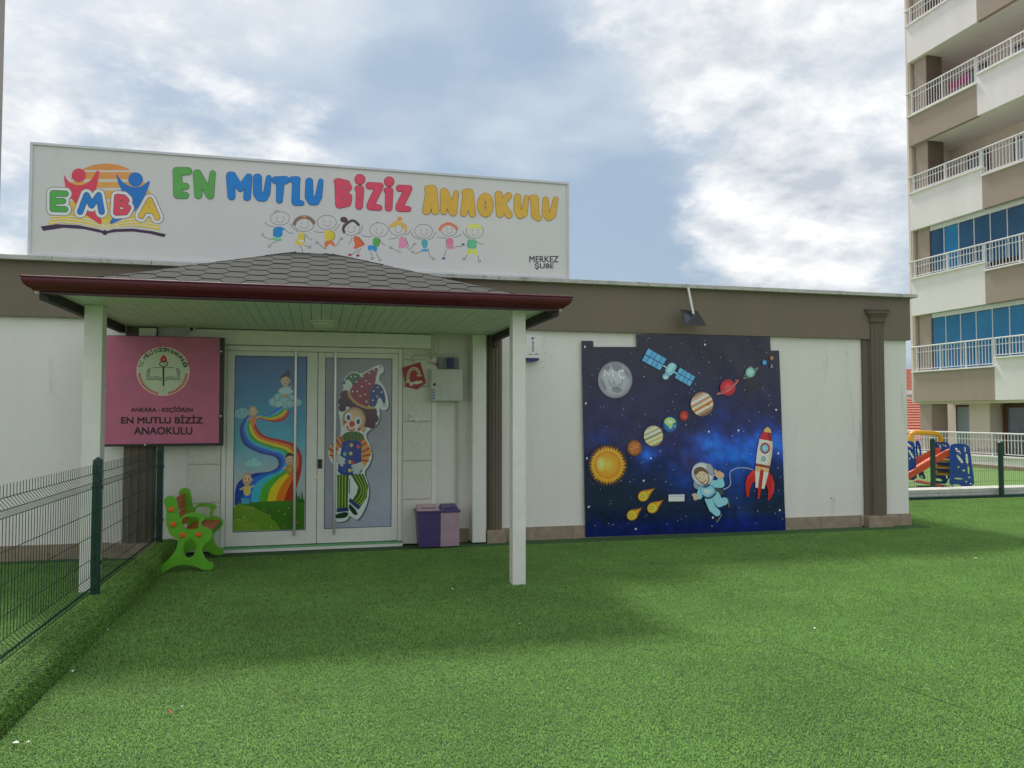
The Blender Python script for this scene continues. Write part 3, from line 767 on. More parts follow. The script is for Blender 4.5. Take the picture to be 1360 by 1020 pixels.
def hex_roof(corners, O, U, V_, parent, each=True):
    """hexagonal shingles over a sloped polygon; U along eave, V up the slope"""
    N_ = U.cross(V_).normalized(); 
    if N_.z < 0: N_ = -N_
    loc = [((p-O).dot(U), (p-O).dot(V_)) for p in corners]; hp = halfplanes(loc)
    wp, ht, fl = .245, .255, .135; cp = (wp+fl)/2; g = .0025
    umin = min(p[0] for p in loc); umax = max(p[0] for p in loc); vmax = max(p[1] for p in loc)
    allb = MB(); i = int(umin/cp)-1
    while i*cp < umax+.2:
        j = -1
        while j*ht < vmax+.3:
            cx, cy = i*cp, j*ht+(ht/2 if i % 2 else 0)
            pg = clip([(cx-wp/2+g, cy), (cx-fl/2+g*.6, cy-ht/2+g), (cx+fl/2-g*.6, cy-ht/2+g), (cx+wp/2-g, cy), (cx+fl/2-g*.6, cy+ht/2-g), (cx-fl/2+g*.6, cy+ht/2-g)], hp)
            if len(pg) >= 3 and abs(area(pg)) > .0015:
                m_ = MB() if each else allb; lift = rc.uniform(.0, .002)
                P = [O+U*a+V_*b+N_*(.004+lift+.007*(1-(b-cy+ht/2)/ht)) for a, b in pg]
                m_.prism(P, N_*.005)
                if each: part('shingle', m_, M_shingle, parent)
            j += 1
        i += 1
    if not each: part('side_shingles', allb, M_shingle, parent, kind='stuff')
Uv = Vector((1, 0, 0)); Vv = (Vector((0, 1.99, .772))).normalized(); hex_roof(RF, Vector((0, CYF+.01, 2.628)), Uv, Vv, can)
sl = (Vector((RF[3].x-CX0, 0, .772))).normalized(); hex_roof([RF[0], RF[3], rl, bl], Vector((CX0-.03, CYF, 2.628)), Vector((0, 1, 0)), sl, can, False)
sr = (Vector((RF[2].x-CX1, 0, .772))).normalized(); hex_roof([RF[1], RF[2], rr_, br], Vector((CX1+.03, CYF, 2.628)), Vector((0, 1, 0)), sr, can, False)
for A, B in ((RF[0], RF[3]), (RF[1], RF[2])):
    d = (B-A); L = d.length; d.normalize(); s = d.cross(Vector((0, 0, 1))).normalized(); n_ = s.cross(d).normalized(); n_ = n_ if n_.z > 0 else -n_; k = 0.02
    while k < L-.1:
        P = A+d*k; mb = MB(); e = .215
        top = n_*.012; q = [P-s*.085-n_*.012, P+top*1.2, P+s*.085-n_*.012]
        r_ = [p+d*e-n_*.006 for p in q]
        va = [mb.bm.verts.new(p) for p in q+r_]; vb = [mb.bm.verts.new(p-n_*.006) for p in q+r_]
        for f in ((0, 1, 4, 3), (1, 2, 5, 4)): mb.bm.faces.new([va[i] for i in f]); mb.bm.faces.new([vb[i] for i in reversed(f)])
        for a, b in ((0, 1), (1, 2), (2, 5), (5, 4), (4, 3), (3, 0)): mb.bm.faces.new([va[a], va[b], vb[b], vb[a]])
        part('hip_shingle', mb, M_shingle, can); k += .19
mb = MB(); mb.box(2.13, 2.19, 9.46, 9.56, 2.44, 2.524, .004); part('gutter_outlet', mb, M_gutter, can)
# ceiling lamp under the soffit
lc = on_y(430, 431, 8.6); lamp = thing('ceiling_lamp', 'shallow round pale lamp fixed under the porch ceiling', 'lamp', (lc[0], 8.6, 2.60))
mb = MB(); mb.lathe((lc[0], 8.6, 2.60), [(.150, 0), (.150, -.012), (.125, -.022)], 28); part('lamp_base', mb, M_trim, lamp, True)
mb = MB(); mb.lathe((lc[0], 8.6, 2.60), [(.125, -.023), (.118, -.050), (.085, -.078), (.04, -.088), (.01, -.090)], 28); part('lamp_shade', mb, mat('frosted_glass', (.66, .70, .62), .3), lamp, True)
# junction boxes and camera under the lintel
def simple(name, label, cat, mb, m, loc, group=None, smooth=False):
    o = bpy.data.objects.new(name, mb.mesh(name, loc, smooth)); COL.objects.link(o); o.location = loc; o.data.materials.append(m)
    o['label'] = label; o['category'] = cat
    if group: o['group'] = group
    return o
a = on_y(182, 433, 9.6); b = on_y(207, 446, 9.6)
mb = MB(); mb.box(a[0]+.02, b[0], 9.60, 9.66, b[2]-.02, a[2]-.02, .004); simple('junction_box', 'small white junction box under the porch ceiling above the pink sign', 'junction box', mb, M_trim, (a[0], 9.66, a[2]))
a = on_y(253, 437, 9.56); cm = thing('security_camera', 'small white security camera with dark lens above the pink sign', 'camera', (a[0], 9.655, a[2]))
mb = MB(); mb.box(a[0]-.045, a[0]+.045, 9.60, 9.655, a[2]-.01, a[2]+.045, .008); part('camera_housing', mb, M_trim, cm)
mb = MB(); mb.lathe((a[0]+.012, 9.60, a[2]+.0), [(.032, 0), (.030, -.05), (.026, -.055)], 16, 'y'); part('camera_barrel', mb, M_trim, cm, True)
mb = MB(); mb.lathe((a[0]+.012, 9.545, a[2]+.0), [(.022, 0), (.019, -.008), (.006, -.011)], 16, 'y'); part('camera_lens', mb, M_black, cm, True)
#@@PART3
# ================================================================== ROOF SIGN
SY = 9.655
tl, bl_, tr_, br2 = (on_y(u, v, SY) for u, v in ((42, 188), (35, 335), (755, 243), (757, 370)))
sx0, sx1 = (tl[0]+bl_[0])/2, (tr_[0]+br2[0])/2; sz0, sz1 = 3.362, (tl[2]+tr_[2])/2
sign = thing('roof_signboard', 'long white roof signboard with colourful lettering, book logo and row of cartoon children', 'signboard', (0, SY, 3.36))
mb = MB(); mb.box(sx0+.03, sx1-.03, SY+.006, SY+.16, sz0+.03, sz1-.03); part('sign_panel', mb, M_signface, sign)
mb = MB(); mb.box(sx0, sx1, SY-.012, SY+.17, sz1-.03, sz1, .003); part('frame_rail', mb, M_signedge, sign)
mb = MB(); mb.box(sx0, sx1, SY-.012, SY+.17, sz0, sz0+.028, .003); part('frame_rail', mb, M_signedge, sign)
mb = MB(); mb.box(sx0, sx0+.03, SY-.010, SY+.168, sz0+.028, sz1-.03); part('frame_stile', mb, M_signedge, sign)
mb = MB(); mb.box(sx1-.03, sx1, SY-.010, SY+.168, sz0+.028, sz1-.03); part('frame_stile', mb, M_signedge, sign)
for x in (-2.6, -1.3, 0, 1.3, 2.6):
    mb = MB(); mb.tube([(x, SY+.16, sz1-.2), (x, SY+1.0, 3.18)], .02, 6); part('brace', mb, M_steel, sign)
GS = 1.45
T = (220, 210, 280/1360); C1 = (20, 170, 380/1360); C2 = (380, 200, 400/1360)
GRN, BLU, RED, ORG = '#55984a', '#0f74bd', '#d0425c', '#e0a03c'
letters = [
 (T, GRN, [[(72, 84, 27), (145, 84, 25)], [(76, 88, 30), (80, 232, 30)], [(82, 180, 22), (130, 182, 22)], [(82, 238, 24), (128, 240, 22)]]),
 (T, GRN, [[(203, 100, 27), (211, 238, 25)], [(205, 100, 26), (286, 240, 24)], [(303, 98, 19), (287, 240, 25)]]),
 (T, BLU, [[(418, 115, 28), (425, 246, 25)], [(430, 112, 24), (482, 195, 22)], [(482, 195, 22), (535, 122, 22)], [(538, 120, 20), (525, 252, 24)]]),
 (T, BLU, [[(592, 128, 28), (592, 225, 28), (608, 248, 30), (632, 250, 30), (652, 226, 23), (665, 126, 17)]]),
 (T, BLU, [[(708, 142, 24), (772, 142, 26)], [(740, 150, 27), (734, 272, 21)]]),
 (T, BLU, [[(815, 138, 20), (848, 139, 22)], [(842, 142, 24), (838, 276, 26)], [(838, 282, 25), (878, 291, 16)]]),
 (T, BLU, [[(926, 150, 24), (926, 252, 27), (944, 276, 28), (966, 276, 28), (986, 250, 23), (1001, 148, 16)]]),
 (T, RED, [[(1104, 150, 19), (1118, 156, 28)], [(1118, 158, 28), (1122, 298, 27)], [(1115, 152, 22), (1168, 162, 20), (1182, 190, 20), (1150, 226, 19)], [(1145, 226, 19), (1182, 250, 21), (1174, 290, 23), (1125, 300, 24)]]),
 (C2, RED, [[(333, 130, 24), (333.5, 130, 24)], [(324, 172, 15), (334, 174, 18)], [(334, 175, 18), (330, 250, 17)]]),
 (C2, RED, [[(375, 158, 16), (425, 160, 15)], [(420, 165, 18), (382, 245, 18)], [(380, 252, 17), (420, 258, 14)]]),
 (C2, RED, [[(465, 140, 23), (465.5, 140, 23)], [(455, 180, 14), (466, 182, 18)], [(466, 182, 18), (463, 258, 17)]]),
 (C2, RED, [[(512, 170, 16), (556, 170, 14)], [(550, 176, 18), (512, 252, 18)], [(510, 260, 16), (552, 264, 13)]]),
 (C2, ORG, [[(640, 172, 16), (655, 176, 20)], [(652, 175, 20), (634, 271, 19)], [(661, 175, 20), (674, 272, 18)], [(646, 244, 12), (670, 246, 12)]]),
 (C2, ORG, [[(713, 186, 18), (712, 275, 15)], [(716, 188, 18), (752, 276, 18)], [(768, 190, 12), (755, 280, 17)]]),
 (C2, ORG, [[(806, 188, 14), (820, 190, 20)], [(818, 192, 20), (802, 283, 16)], [(827, 192, 20), (842, 286, 16)], [(811, 258, 11), (838, 260, 11)]]),
 (C2, ORG, [[(900+20*math.cos(a*.5236), 246+39*math.sin(a*.5236), 17) for a in range(13)]]),
 (C2, ORG, [[(960, 200, 18), (966, 285, 18)], [(968, 250, 14), (1004, 204, 16)], [(975, 243, 16), (1006, 290, 17)]]),
 (C2, ORG, [[(1045, 208, 15), (1045, 272, 17), (1058, 291, 18), (1074, 284, 16), (1086, 212, 11)]]),
 (C2, ORG, [[(1111, 213, 14), (1122, 217, 19)], [(1122, 217, 19), (1125, 292, 18), (1141, 305, 14)]]),
 (C2, ORG, [[(1172, 222, 14), (1172, 283, 17), (1186, 300, 18), (1203, 290, 16), (1217, 219, 12)]])]
shadow = Art(SY+.0055, 0, 0, 1, GS); ART_S = []  # dark outline print around the title letters
for (ox, oy, sc), col, st in letters:
    for o_, hs in outers_holes(sdf_contours(caps_of(st, 20), -1.5)):
        ar = Art(SY, ox, oy, sc); 
        P = [(lambda w: Vector((w[0], SY-.004, w[1])))(ar.W(p)) for p in o_]; H = [[(lambda w: Vector((w[0], SY-.004, w[1])))(ar.W(p)) for p in h] for h in hs if abs(area(h)) > 6]
        mb = MB(); mb.prism(P, (0, .008, 0), H)
        me = mb.mesh('letter', sign.location)
        cc = tuple(min(x*GS, .85) for x in lin(col))
        solid_col(me, cc); me.materials.append(M_print); lo_ = bpy.data.objects.new('letter', me); COL.objects.link(lo_); lo_.parent = sign
    a2 = Art(SY+.0055, ox, oy, sc, GS)
    for o_, hs in outers_holes(sdf_contours(caps_of(st, 20), 1.2 if sc < .25 else .6)):
        a2.fill(o_, {GRN: '#2c5a28', BLU: '#0a3f78', RED: '#7c2838', ORG: '#8a6430'}[col], [h for h in hs if abs(area(h)) > 12], layer=0)
    ART_S += a2.sh
shadow.sh = ART_S; shadow.build('lettering_outline', sign, M_print)
lg = Art(SY+.0055, *C1, GS)
for y0, y1 in ((168, 200), (209, 243), (256, 284), (297, 338), (350, 398), (408, 452)):
    cy, R_ = 400, 232
    def cx_(y): return math.sqrt(max(R_*R_-(y-cy)**2, 1))
    n = 6; L = [(432-cx_(y0+(y1-y0)*i/n), y0+(y1-y0)*i/n) for i in range(n+1)]; Rr = [(432+cx_(y0+(y1-y0)*i/n), y0+(y1-y0)*i/n) for i in range(n, -1, -1)]
    t = (y0-168)/280; lg.fill(L+Rr, tuple(int(a+(b-a)*t) for a, b in zip((222, 132, 70), (236, 190, 78))))
lg.fill([(178, 405), (240, 398), (320, 408), (400, 440), (428, 458), (428, 486), (380, 472), (300, 458), (220, 452), (155, 460)], '#e0b23f')
lg.fill([(676, 430), (600, 418), (530, 420), (460, 440), (430, 458), (430, 486), (480, 474), (560, 468), (630, 476), (692, 488)], '#e0b23f')
for k in range(3):
    d = k*14; lg.stroke([(168, 422+d), (240, 418+d), (320, 428+d), (400, 450+d*.8), (428, 468+d*.6)], 4, '#dcdad6', 4); lg.stroke([(684, 446+d), (600, 434+d), (530, 436+d), (460, 454+d*.8), (430, 468+d*.6)], 4, '#dcdad6', 4)
lg.fill([(122, 468), (200, 457), (300, 462), (390, 480), (428, 492), (470, 481), (560, 478), (650, 490), (717, 505), (708, 519), (640, 502), (560, 492), (480, 494), (442, 500), (428, 508), (412, 499), (330, 481), (230, 474), (134, 489)], '#3b2140')
lg.disc(427, 497, 12, 12, '#3b2140')
lg.fill([(232, 218), (247, 248), (275, 268), (310, 274), (345, 262), (372, 235), (388, 203), (402, 203), (392, 262), (380, 310), (385, 370), (420, 462), (385, 448), (320, 400), (280, 350), (250, 310), (236, 265)], '#c93b50', sm=1)
lg.disc(303, 225, 34, 33, '#c93b50')
lg.fill([(478, 208), (500, 245), (525, 268), (560, 282), (595, 280), (622, 262), (640, 248), (640, 268), (615, 330), (570, 400), (500, 440), (440, 464), (480, 400), (520, 340), (508, 300), (490, 262)], '#1569b4', sm=1)
lg.disc(573, 245, 35, 34, '#1569b4')
for st, col in (([[(180, 311), (180, 385)], [(180, 311), (240, 313)], [(180, 348), (228, 348)], [(180, 385), (238, 387)]], '#4c9b45'),
                ([[(310, 398), (340, 320), (364, 368), (398, 320), (412, 398)]], '#1c6fb8'),
                ([[(486, 328), (482, 402)], [(486, 328), (515, 331), (529, 345), (515, 362), (488, 362)], [(515, 362), (537, 380), (525, 400), (482, 402)]], '#cf4258'),
                ([[(600, 418), (640, 344), (676, 425)], [(618, 390), (662, 394)]], '#dfa93c')):
    lg.blob(st, 14, '#77706c', 17.5); lg.blob(st, 14, '#dedcd8', 14.5); lg.blob(st, 14, '#3a3d3d', 1.5); lg.blob(st, 14, col, -1)
lg.build('book_logo', sign, M_print)
kA = Art(SY+.0055, 340, 280, 160/1360, GS); kB = Art(SY+.0055, 490, 280, 160/1360, GS)
INK = '#3a3638'
def kid(A, h, parts, limbs, feet, fcol=INK, hair=(), nohead=False):
    cx, cy, rx, ry = h
    A.stroke(ell(cx, cy, rx, ry, 26)+[(cx+rx, cy)], 4.5, INK)
    for t in (-.33, .33): A.disc(cx+rx*t+6, cy-ry*.12-t*6, 5, 6, INK, 8)
    A.stroke([(cx-rx*.42, cy+ry*.22), (cx-rx*.15, cy+ry*.55), (cx+rx*.22, cy+ry*.52), (cx+rx*.48, cy+ry*.12)], 4, '#8a5c60', 4)
    for hh in hair:
        if hh[0] == 's': A.stroke(hh[1], hh[2], hh[3], 4)
        else: A.fill(hh[1], hh[3], sm=1)
    for pts, col in parts: A.fill(pts, col, sm=1)
    for l in limbs: A.stroke(l, 5, INK, 4)
    for f in feet:
        if fcol == INK: A.stroke(ell(f[0], f[1], 15, 12, 10)+[(f[0]+15, f[1])], 5, INK)
        else: A.disc(f[0], f[1], 20, 14, fcol, 12)
kid(kA, (272, 85, 108, 75), [([(210, 178), (290, 180), (335, 208), (325, 222), (302, 208), (298, 302), (190, 294), (198, 230)], '#157cb8'), ([(178, 300), (296, 304), (288, 348), (172, 328)], '#6fb58a')],
    [[(100, 130), (140, 165), (205, 178)], [(330, 215), (370, 245), (425, 255)], [(175, 325), (130, 310), (80, 290)], [(250, 335), (190, 365), (160, 382)], [(200, 20), (235, -5), (262, 8)], [(200, 190), (195, 290)]], [(75, 268), (152, 400)])
kid(kA, (545, 150, 110, 85), [([(485, 245), (555, 250), (545, 360), (555, 390), (440, 378), (438, 340), (468, 320)], '#dfb942'), ([(478, 320), (540, 330), (535, 358), (480, 345)], '#d8d6d2')],
    [[(385, 145), (420, 195), (480, 240)], [(555, 260), (590, 305), (635, 330)], [(490, 385), (520, 430), (525, 472)], [(550, 385), (590, 410)], [(550, 270), (545, 355)]], [(605, 410)], hair=[('s', [(425, 165), (460, 100), (540, 68), (620, 95), (660, 148)], 40, '#7d6655'), ('s', [(515, 62), (535, 55), (560, 72)], 22, '#cf8a55')])
kid(kA, (800, 130, 108, 80), [([(775, 222), (850, 220), (890, 262), (885, 318), (850, 342), (772, 328)], '#dfb830'), ([(780, 332), (872, 338), (900, 405), (870, 398), (835, 362), (802, 410), (768, 404)], '#dd7038')],
    [[(655, 230), (700, 242), (775, 240)], [(880, 225), (915, 195), (945, 150)], [(785, 400), (788, 435)], [(785, 435), (740, 400), (700, 365)], [(895, 405), (925, 370), (950, 325)], [(845, 222), (888, 260), (884, 315), (840, 338)]], [(688, 358), (965, 315)])
kid(kA, (1075, 195, 100, 85), [([(1090, 290), (1150, 280), (1240, 380), (1200, 400), (1110, 435), (1100, 410), (1120, 390)], '#dd6238')],
    [[(1205, 165), (1190, 225), (1155, 265)], [(1085, 300), (1065, 350), (1040, 380)], [(1150, 430), (1110, 475), (1080, 495)], [(1185, 420), (1160, 460), (1150, 490)], [(1150, 290), (1220, 380)]], [(1060, 497), (1150, 505)], '#a32c3c',
    hair=[('s', [(1000, 250), (985, 200), (1030, 140), (1100, 110), (1165, 165)], 30, '#4b383c'), ('f', [(945, 90), (985, 62), (1030, 80), (1040, 125), (1000, 135), (960, 125)], 0, '#4b383c')])
kid(kB, (113, 215, 103, 80), [([(45, 300), (115, 303), (125, 360), (100, 412), (42, 395)], '#4ca046'), ([(-5, 378), (92, 405), (95, 445), (60, 470), (42, 432), (15, 455), (-18, 440)], '#2c88c4')],
    [[(-85, 270), (-40, 290), (35, 290)], [(120, 325), (150, 365), (185, 390)], [(15, 455), (40, 510)], [(80, 465), (110, 535)], [(115, 305), (124, 360), (98, 408)], [(85, 132), (110, 125)]], [(38, 535), (125, 553)])
kid(kB, (330, 200, 100, 78), [([(335, 295), (405, 290), (448, 405), (328, 432), (340, 380)], '#dc85a0')],
    [[(475, 215), (450, 250), (405, 280)], [(330, 295), (280, 315), (225, 318)], [(345, 445), (355, 475)], [(340, 465), (290, 440), (260, 415)], [(440, 435), (470, 430), (505, 385)], [(410, 300), (446, 400), (420, 420)]], [(245, 415), (515, 375)],
    hair=[('f', [(228, 192), (250, 140), (300, 115), (355, 115), (412, 150), (437, 200), (412, 242), (392, 200), (345, 152), (290, 186)], 0, '#dba548'), ('f', [(318, 112), (320, 82), (345, 60), (378, 82), (380, 108)], 0, '#d98c42')])
kid(kB, (617, 230, 100, 78), [([(590, 320), (668, 320), (660, 425), (600, 420)], '#4a9aa4'), ([(590, 430), (670, 428), (662, 467), (588, 457)], '#4597c4')],
    [[(475, 245), (510, 295), (590, 325)], [(665, 325), (720, 300), (755, 245)], [(600, 455), (550, 475), (510, 480)], [(672, 425), (672, 455), (690, 510), (715, 540)]], [(495, 465), (728, 540)])
kid(kB, (905, 210, 90, 75), [([(880, 305), (950, 305), (957, 400), (875, 395)], '#d9728f'), ([(880, 402), (980, 405), (972, 434), (868, 432)], '#dd8fa4')],
    [[(770, 295), (820, 305), (880, 303)], [(950, 300), (1000, 290), (1040, 262)], [(975, 405), (1050, 400)], [(870, 440), (850, 520)], [(878, 310), (876, 400), (950, 404)]], [(1063, 380), (843, 537)], '#34608c', hair=[('s', [(792, 222), (830, 172), (900, 145), (970, 175), (1000, 215)], 34, '#cc7350')])
kid(kB, (1195, 230, 98, 80), [([(1130, 322), (1195, 318), (1218, 350), (1215, 432), (1118, 424), (1112, 370)], '#5cae84'), ([(1115, 430), (1217, 430), (1230, 502), (1195, 502), (1165, 448), (1140, 502), (1098, 490)], '#c2cf48')],
    [[(1063, 230), (1085, 280), (1140, 320)], [(1210, 340), (1250, 370), (1295, 378)], [(1115, 495), (1085, 535)], [(1230, 500), (1240, 550)], [(1135, 322), (1112, 365), (1118, 425)]], [(1072, 545), (1247, 568)],
    hair=[('f', [(1108, 210), (1115, 158), (1180, 146), (1262, 158), (1284, 222), (1235, 197), (1160, 190)], 0, '#d6cc62')])
kA.build('cartoon_children', sign, M_print); kB.build('cartoon_children', sign, M_print)
ms = Art(SY+.0055, *C2, GS); ms.text('MERKEZ', 1098, 476, 1230, 505, '#26262a', .02); ms.text('ŞUBE', 1122, 508, 1208, 538, '#26262a', .02)
ms.build('branch_lettering', sign, M_print)

# ================================================================== SPACE BANNER
MY = 9.684
ban = thing('space_mural_banner', 'large glossy dark blue vinyl banner of planets, rocket and astronaut on the white wall', 'banner', (4.8, MY, 0))
G7 = (760, 430, 290/1020); GM = 1.45
def nz(x, y, s, o=0.0): return noise.fractal(Vector((x*s, y*s, o)), 1.0, 2.0, 5)
def mural_col(x, y):
    v = (5, 9, 36); n = nz(x, y, .006, 1.3)*.6
    glow = 0
    for gx, gy, gr, ga in ((790, 470, 120, 1.0), (780, 480, 55, .8), (630, 550, 60, .8), (350, 588, 45, .9), (110, 545, 90, .45), (900, 620, 170, .75), (560, 620, 190, .45), (950, 560, 60, .6), (430, 640, 130, .35), (700, 600, 170, .5), (200, 480, 100, .25), (800, 880, 150, .18)):
        d = math.hypot(x-gx, (y-gy)*1.1)/gr; glow += ga*math.exp(-d*d*1.2)
    glow *= max(.15, .75+n*1.5); glow = min(glow, 1.7)
    c = [7+5*glow, 17+62*glow**1.2, 60+122*glow]
    if y < 340:
        k = max(0, 1-max(0, y-120)/220); c = [c[0]*(1-.15*k)+4*k, c[1]*(1-.2*k)+4*k, c[2]*(1-.45*k)+3*k]
    r = math.exp(-(((x-545)/70)**2+((y-640)/50)**2)); c[0] += 34*r; c[2] -= 12*r
    r = math.exp(-(((x-835)/45)**2+((y-270)/85)**2)); c = [c[0]+30*r, c[1]+12*r, c[2]-16*r]
    if y > 860: c = [c[0]+8, c[1]+10, c[2]+26*min(1, (y-860)/60)]
    q = 1+.25*nz(x, y, .03, 7)
    return tuple(int(max(0, min(255, a*q))) for a in c)
def wave(p): return -.0035*noise.noise(Vector((p[0]*2.1, p[1]*1.3, 2)))-.002*noise.noise(Vector((p[0]*6, p[1]*4, 9)))-(.010*math.exp(-((p[0]-5.0)/.7)**2-((p[1]-2.35)/.35)**2)*math.sin(p[0]*7+p[1]*3))
xe = lambda x, y: x+(x-43)*.0 + (y-80)/900*(19+(x-43)/(965-43)*(33-19))
ye = lambda x, y: y if y < 900 else 988-(x-62)/(1000-62)*33
bg = Art(MY, *G7, GM)
for x0, x1, y0 in ((43, 98, 80), (98, 300, 108), (300, 925, 50), (925, 965, 125)):
    def cf(x, y): return mural_col(x, y)
    H = 990
    bg.grid(x0, 0, x1, 1, max(2, int((x1-x0)/9)), 90, lambda x, t, y0=y0: mural_col(x+(t*900)/900*20, y0+(960-y0)*t), edge=lambda p, y0=y0: (xe(p[0], y0+(970-y0)*p[1]), y0+((997-(xe(p[0], 970)-62)/938*33)-y0)*p[1]))
for q in bg.sh: q_ = q
bg.sh = [(w, t, c, b, 0) for (w, t, c, b, l) in bg.sh]
bo = bg.build('vinyl_sheet', ban, M_banner, wave=wave)
bo.data.polygons.foreach_set('use_smooth', [True]*len(bo.data.polygons))
st = Art(MY, *G7, 1.3); rs = random.Random(21)
for k in range(520):
    x = rs.uniform(66, 985); y = rs.uniform(60, 945); r = rs.choice([.8, .8, 1.0, 1.2, 1.6, 2.2] if k < 430 else [2.2, 2.6, 3.1])*.75
    if y < 115 and (x < 305 or x > 920): continue
    st.fill(ell(x, y, r, r, 6), rs.choice(['#cfd8f0', '#9fb4e8', '#7d93d0', '#e8ecf8']) if r > 1.5 else rs.choice(['#6d80b8', '#8fa0d0', '#4a5c98']), layer=0)
for x, y in ((58, 108), (62, 372), (67, 628), (75, 855), (295, 958), (618, 98), (950, 402), (960, 605), (967, 870), (365, 628), (636, 504), (332, 733), (655, 905), (774, 498)):
    st.disc(x, y, 4.5, 5, '#dfe6f4', 10)
st.build('printed_stars', ban, M_printg, MY-.0125)
def mart(name, Y=MY-.0130, g=GM, G=G7): return Art(Y, *G, g)
A = mart('m')
A.disc(200, 262, 81, 86, rings=[(0, '#b0b2b8'), (.5, '#a8aab0'), (.85, '#94969e'), (1.0, '#70727c')], n=40)
for pts in ([(180, 182), (215, 176), (240, 200), (215, 225), (190, 215)], [(125, 245), (150, 270), (165, 320), (140, 300)], [(150, 190), (178, 196), (172, 218), (145, 225)], [(235, 205), (265, 225), (272, 262), (250, 240)], [(175, 300), (215, 292), (240, 312), (205, 328)]): A.fill(pts, '#7c7e86', sm=2)
for p in ([(150, 245), (153, 215), (170, 240), (188, 215), (190, 246)], [(243, 222), (222, 218), (215, 238), (226, 252), (245, 250)]): A.stroke(p, 8, '#f4f4f4')
A.stroke([(170, 262), (180, 288), (205, 300), (228, 286), (236, 262)], 3, '#55575c', 4); A.stroke([(196, 262), (192, 275), (203, 279)], 3, '#55575c'); A.stroke([(185, 278), (205, 290), (222, 278)], 3, '#55575c', 4)
A.build('moon_face', ban, M_printg)
A = mart('s')
def panel(q, nx, ny):
    A.fill(q, '#1c3c78')
    f = lambda a, b: lerp(lerp(q[0], q[1], a), lerp(q[3], q[2], a), b)
    for i in range(nx):
        for j in range(ny):
            e = .035; A.fill([f((i+e*1.2)/nx+.004, (j+e*2)/ny), f((i+1-e)/nx-.004, (j+e*2)/ny), f((i+1-e)/nx-.004, (j+1-e*2)/ny), f((i+e*1.2)/nx+.004, (j+1-e*2)/ny)], '#4d9edb' if (i+j) % 2 else '#5cabe4')
panel([(355, 113), (442, 163), (410, 219), (323, 173)], 4, 2); panel([(503, 203), (576, 247), (549, 293), (477, 253)], 4, 2)
A.stroke([(425, 195), (440, 205)], 7, '#8fb6cc'); A.stroke([(475, 225), (492, 235)], 7, '#8fb6cc')
A.fill([(458, 177), (486, 190), (488, 205), (462, 245), (440, 236), (430, 218)], '#79b9d8', sm=2); A.fill([(462, 182), (482, 192), (458, 230), (440, 220)], '#9fd4e8', sm=1)
A.disc(437, 246, 16, 15, '#6fa6c4'); A.disc(435, 250, 10, 9, '#b4dcec'); A.build('satellite', ban, M_printg)
A = mart('j')
def striped(cx, cy, rx, ry, rot, cols, edge):
    A.disc(cx, cy, rx, ry, edge, 36)
    n = len(cols); c, s_ = math.cos(rad(rot)), math.sin(rad(rot))
    for k, co in enumerate(cols):
        t0, t1 = -1+2*k/n, -1+2*(k+1)/n; up = [(math.sqrt(max(0, 1-t0*t0))*x, t0) for x in (-1, -.5, 0, .5, 1)]; mid = [(math.sqrt(max(0, 1-((t0+t1)/2)**2)), (t0+t1)/2)]
        lo = [(math.sqrt(max(0, 1-t1*t1))*x, t1) for x in (1, .5, 0, -.5, -1)]
        P = up+mid+lo+[(-mid[0][0], mid[0][1])]
        A.fill([(cx+.95*(rx*(p[0]*c-p[1]*s_)), cy+.95*(ry*(p[0]*s_+p[1]*c))) for p in P], co)
striped(606, 375, 54, 58, -28, ['#9c7a62', '#c3a48a', '#e8dccb', '#b98860', '#dcc7ae', '#c4702e', '#e0cdb4', '#a98468', '#7e5c48'], '#6d5142'); A.disc(636, 375, 10, 7, '#c85a1e', 12, rot=-28); A.build('banded_planet', ban, M_printg)
A = mart('r'); A.disc(727, 298, 37, 39, rings=[(0, '#f0585a'), (.45, '#d8262c'), (1, '#8c1420')], n=30)
A.stroke([(676, 326), (700, 318), (745, 292), (772, 266), (760, 264)], 7, '#a8484a', 4); A.stroke([(674, 330), (712, 322), (755, 290), (778, 264)], 3, '#d87c78', 4); A.build('ringed_red_planet', ban, M_printg)
A = mart('t'); A.disc(832, 227, 23, 25, rings=[(0, '#a9dccf'), (.6, '#86c0b6'), (1, '#4f8880')], n=24); A.stroke([(800, 256), (815, 250), (850, 228), (868, 206), (852, 212)], 3, '#8aa29c', 4); A.stroke([(800, 256), (806, 240), (815, 232)], 2, '#8aa29c', 3); A.build('ringed_teal_planet', ban, M_printg)
A = mart('p'); A.disc(898, 181, 11, 12, rings=[(0, '#5cb4ea'), (1, '#2474b4')], n=16); A.disc(932, 160, 9, 10, '#a8683f', 14); A.disc(930, 198, 7, 8, '#8a8a90', 12); A.disc(926, 196, 4, 6, '#1c2030', 10); A.build('small_planet', ban, M_printg)
A = mart('p'); A.disc(522, 429, 22, 24, rings=[(0, '#d84a38'), (.6, '#b82c22'), (1, '#701a18')], n=24); A.disc(516, 420, 5, 4, '#8c2a20', 8); A.disc(528, 436, 5, 4, '#d8604c', 8); A.build('red_planet', ban, M_printg)
A = mart('e'); A.disc(457, 470, 34, 39, rings=[(0, '#3f94d8'), (.6, '#2468b4'), (1, '#133c78')], n=30)
A.fill([(428, 462), (436, 442), (456, 436), (478, 444), (486, 460), (470, 466), (466, 484), (458, 494), (450, 478), (440, 472)], '#9cc86a', sm=1); A.fill([(440, 455), (460, 448), (474, 458), (458, 470)], '#dfe6b4', sm=1); A.fill([(474, 476), (484, 474), (480, 490)], '#7cb858'); A.build('blue_green_planet', ban, M_printg)
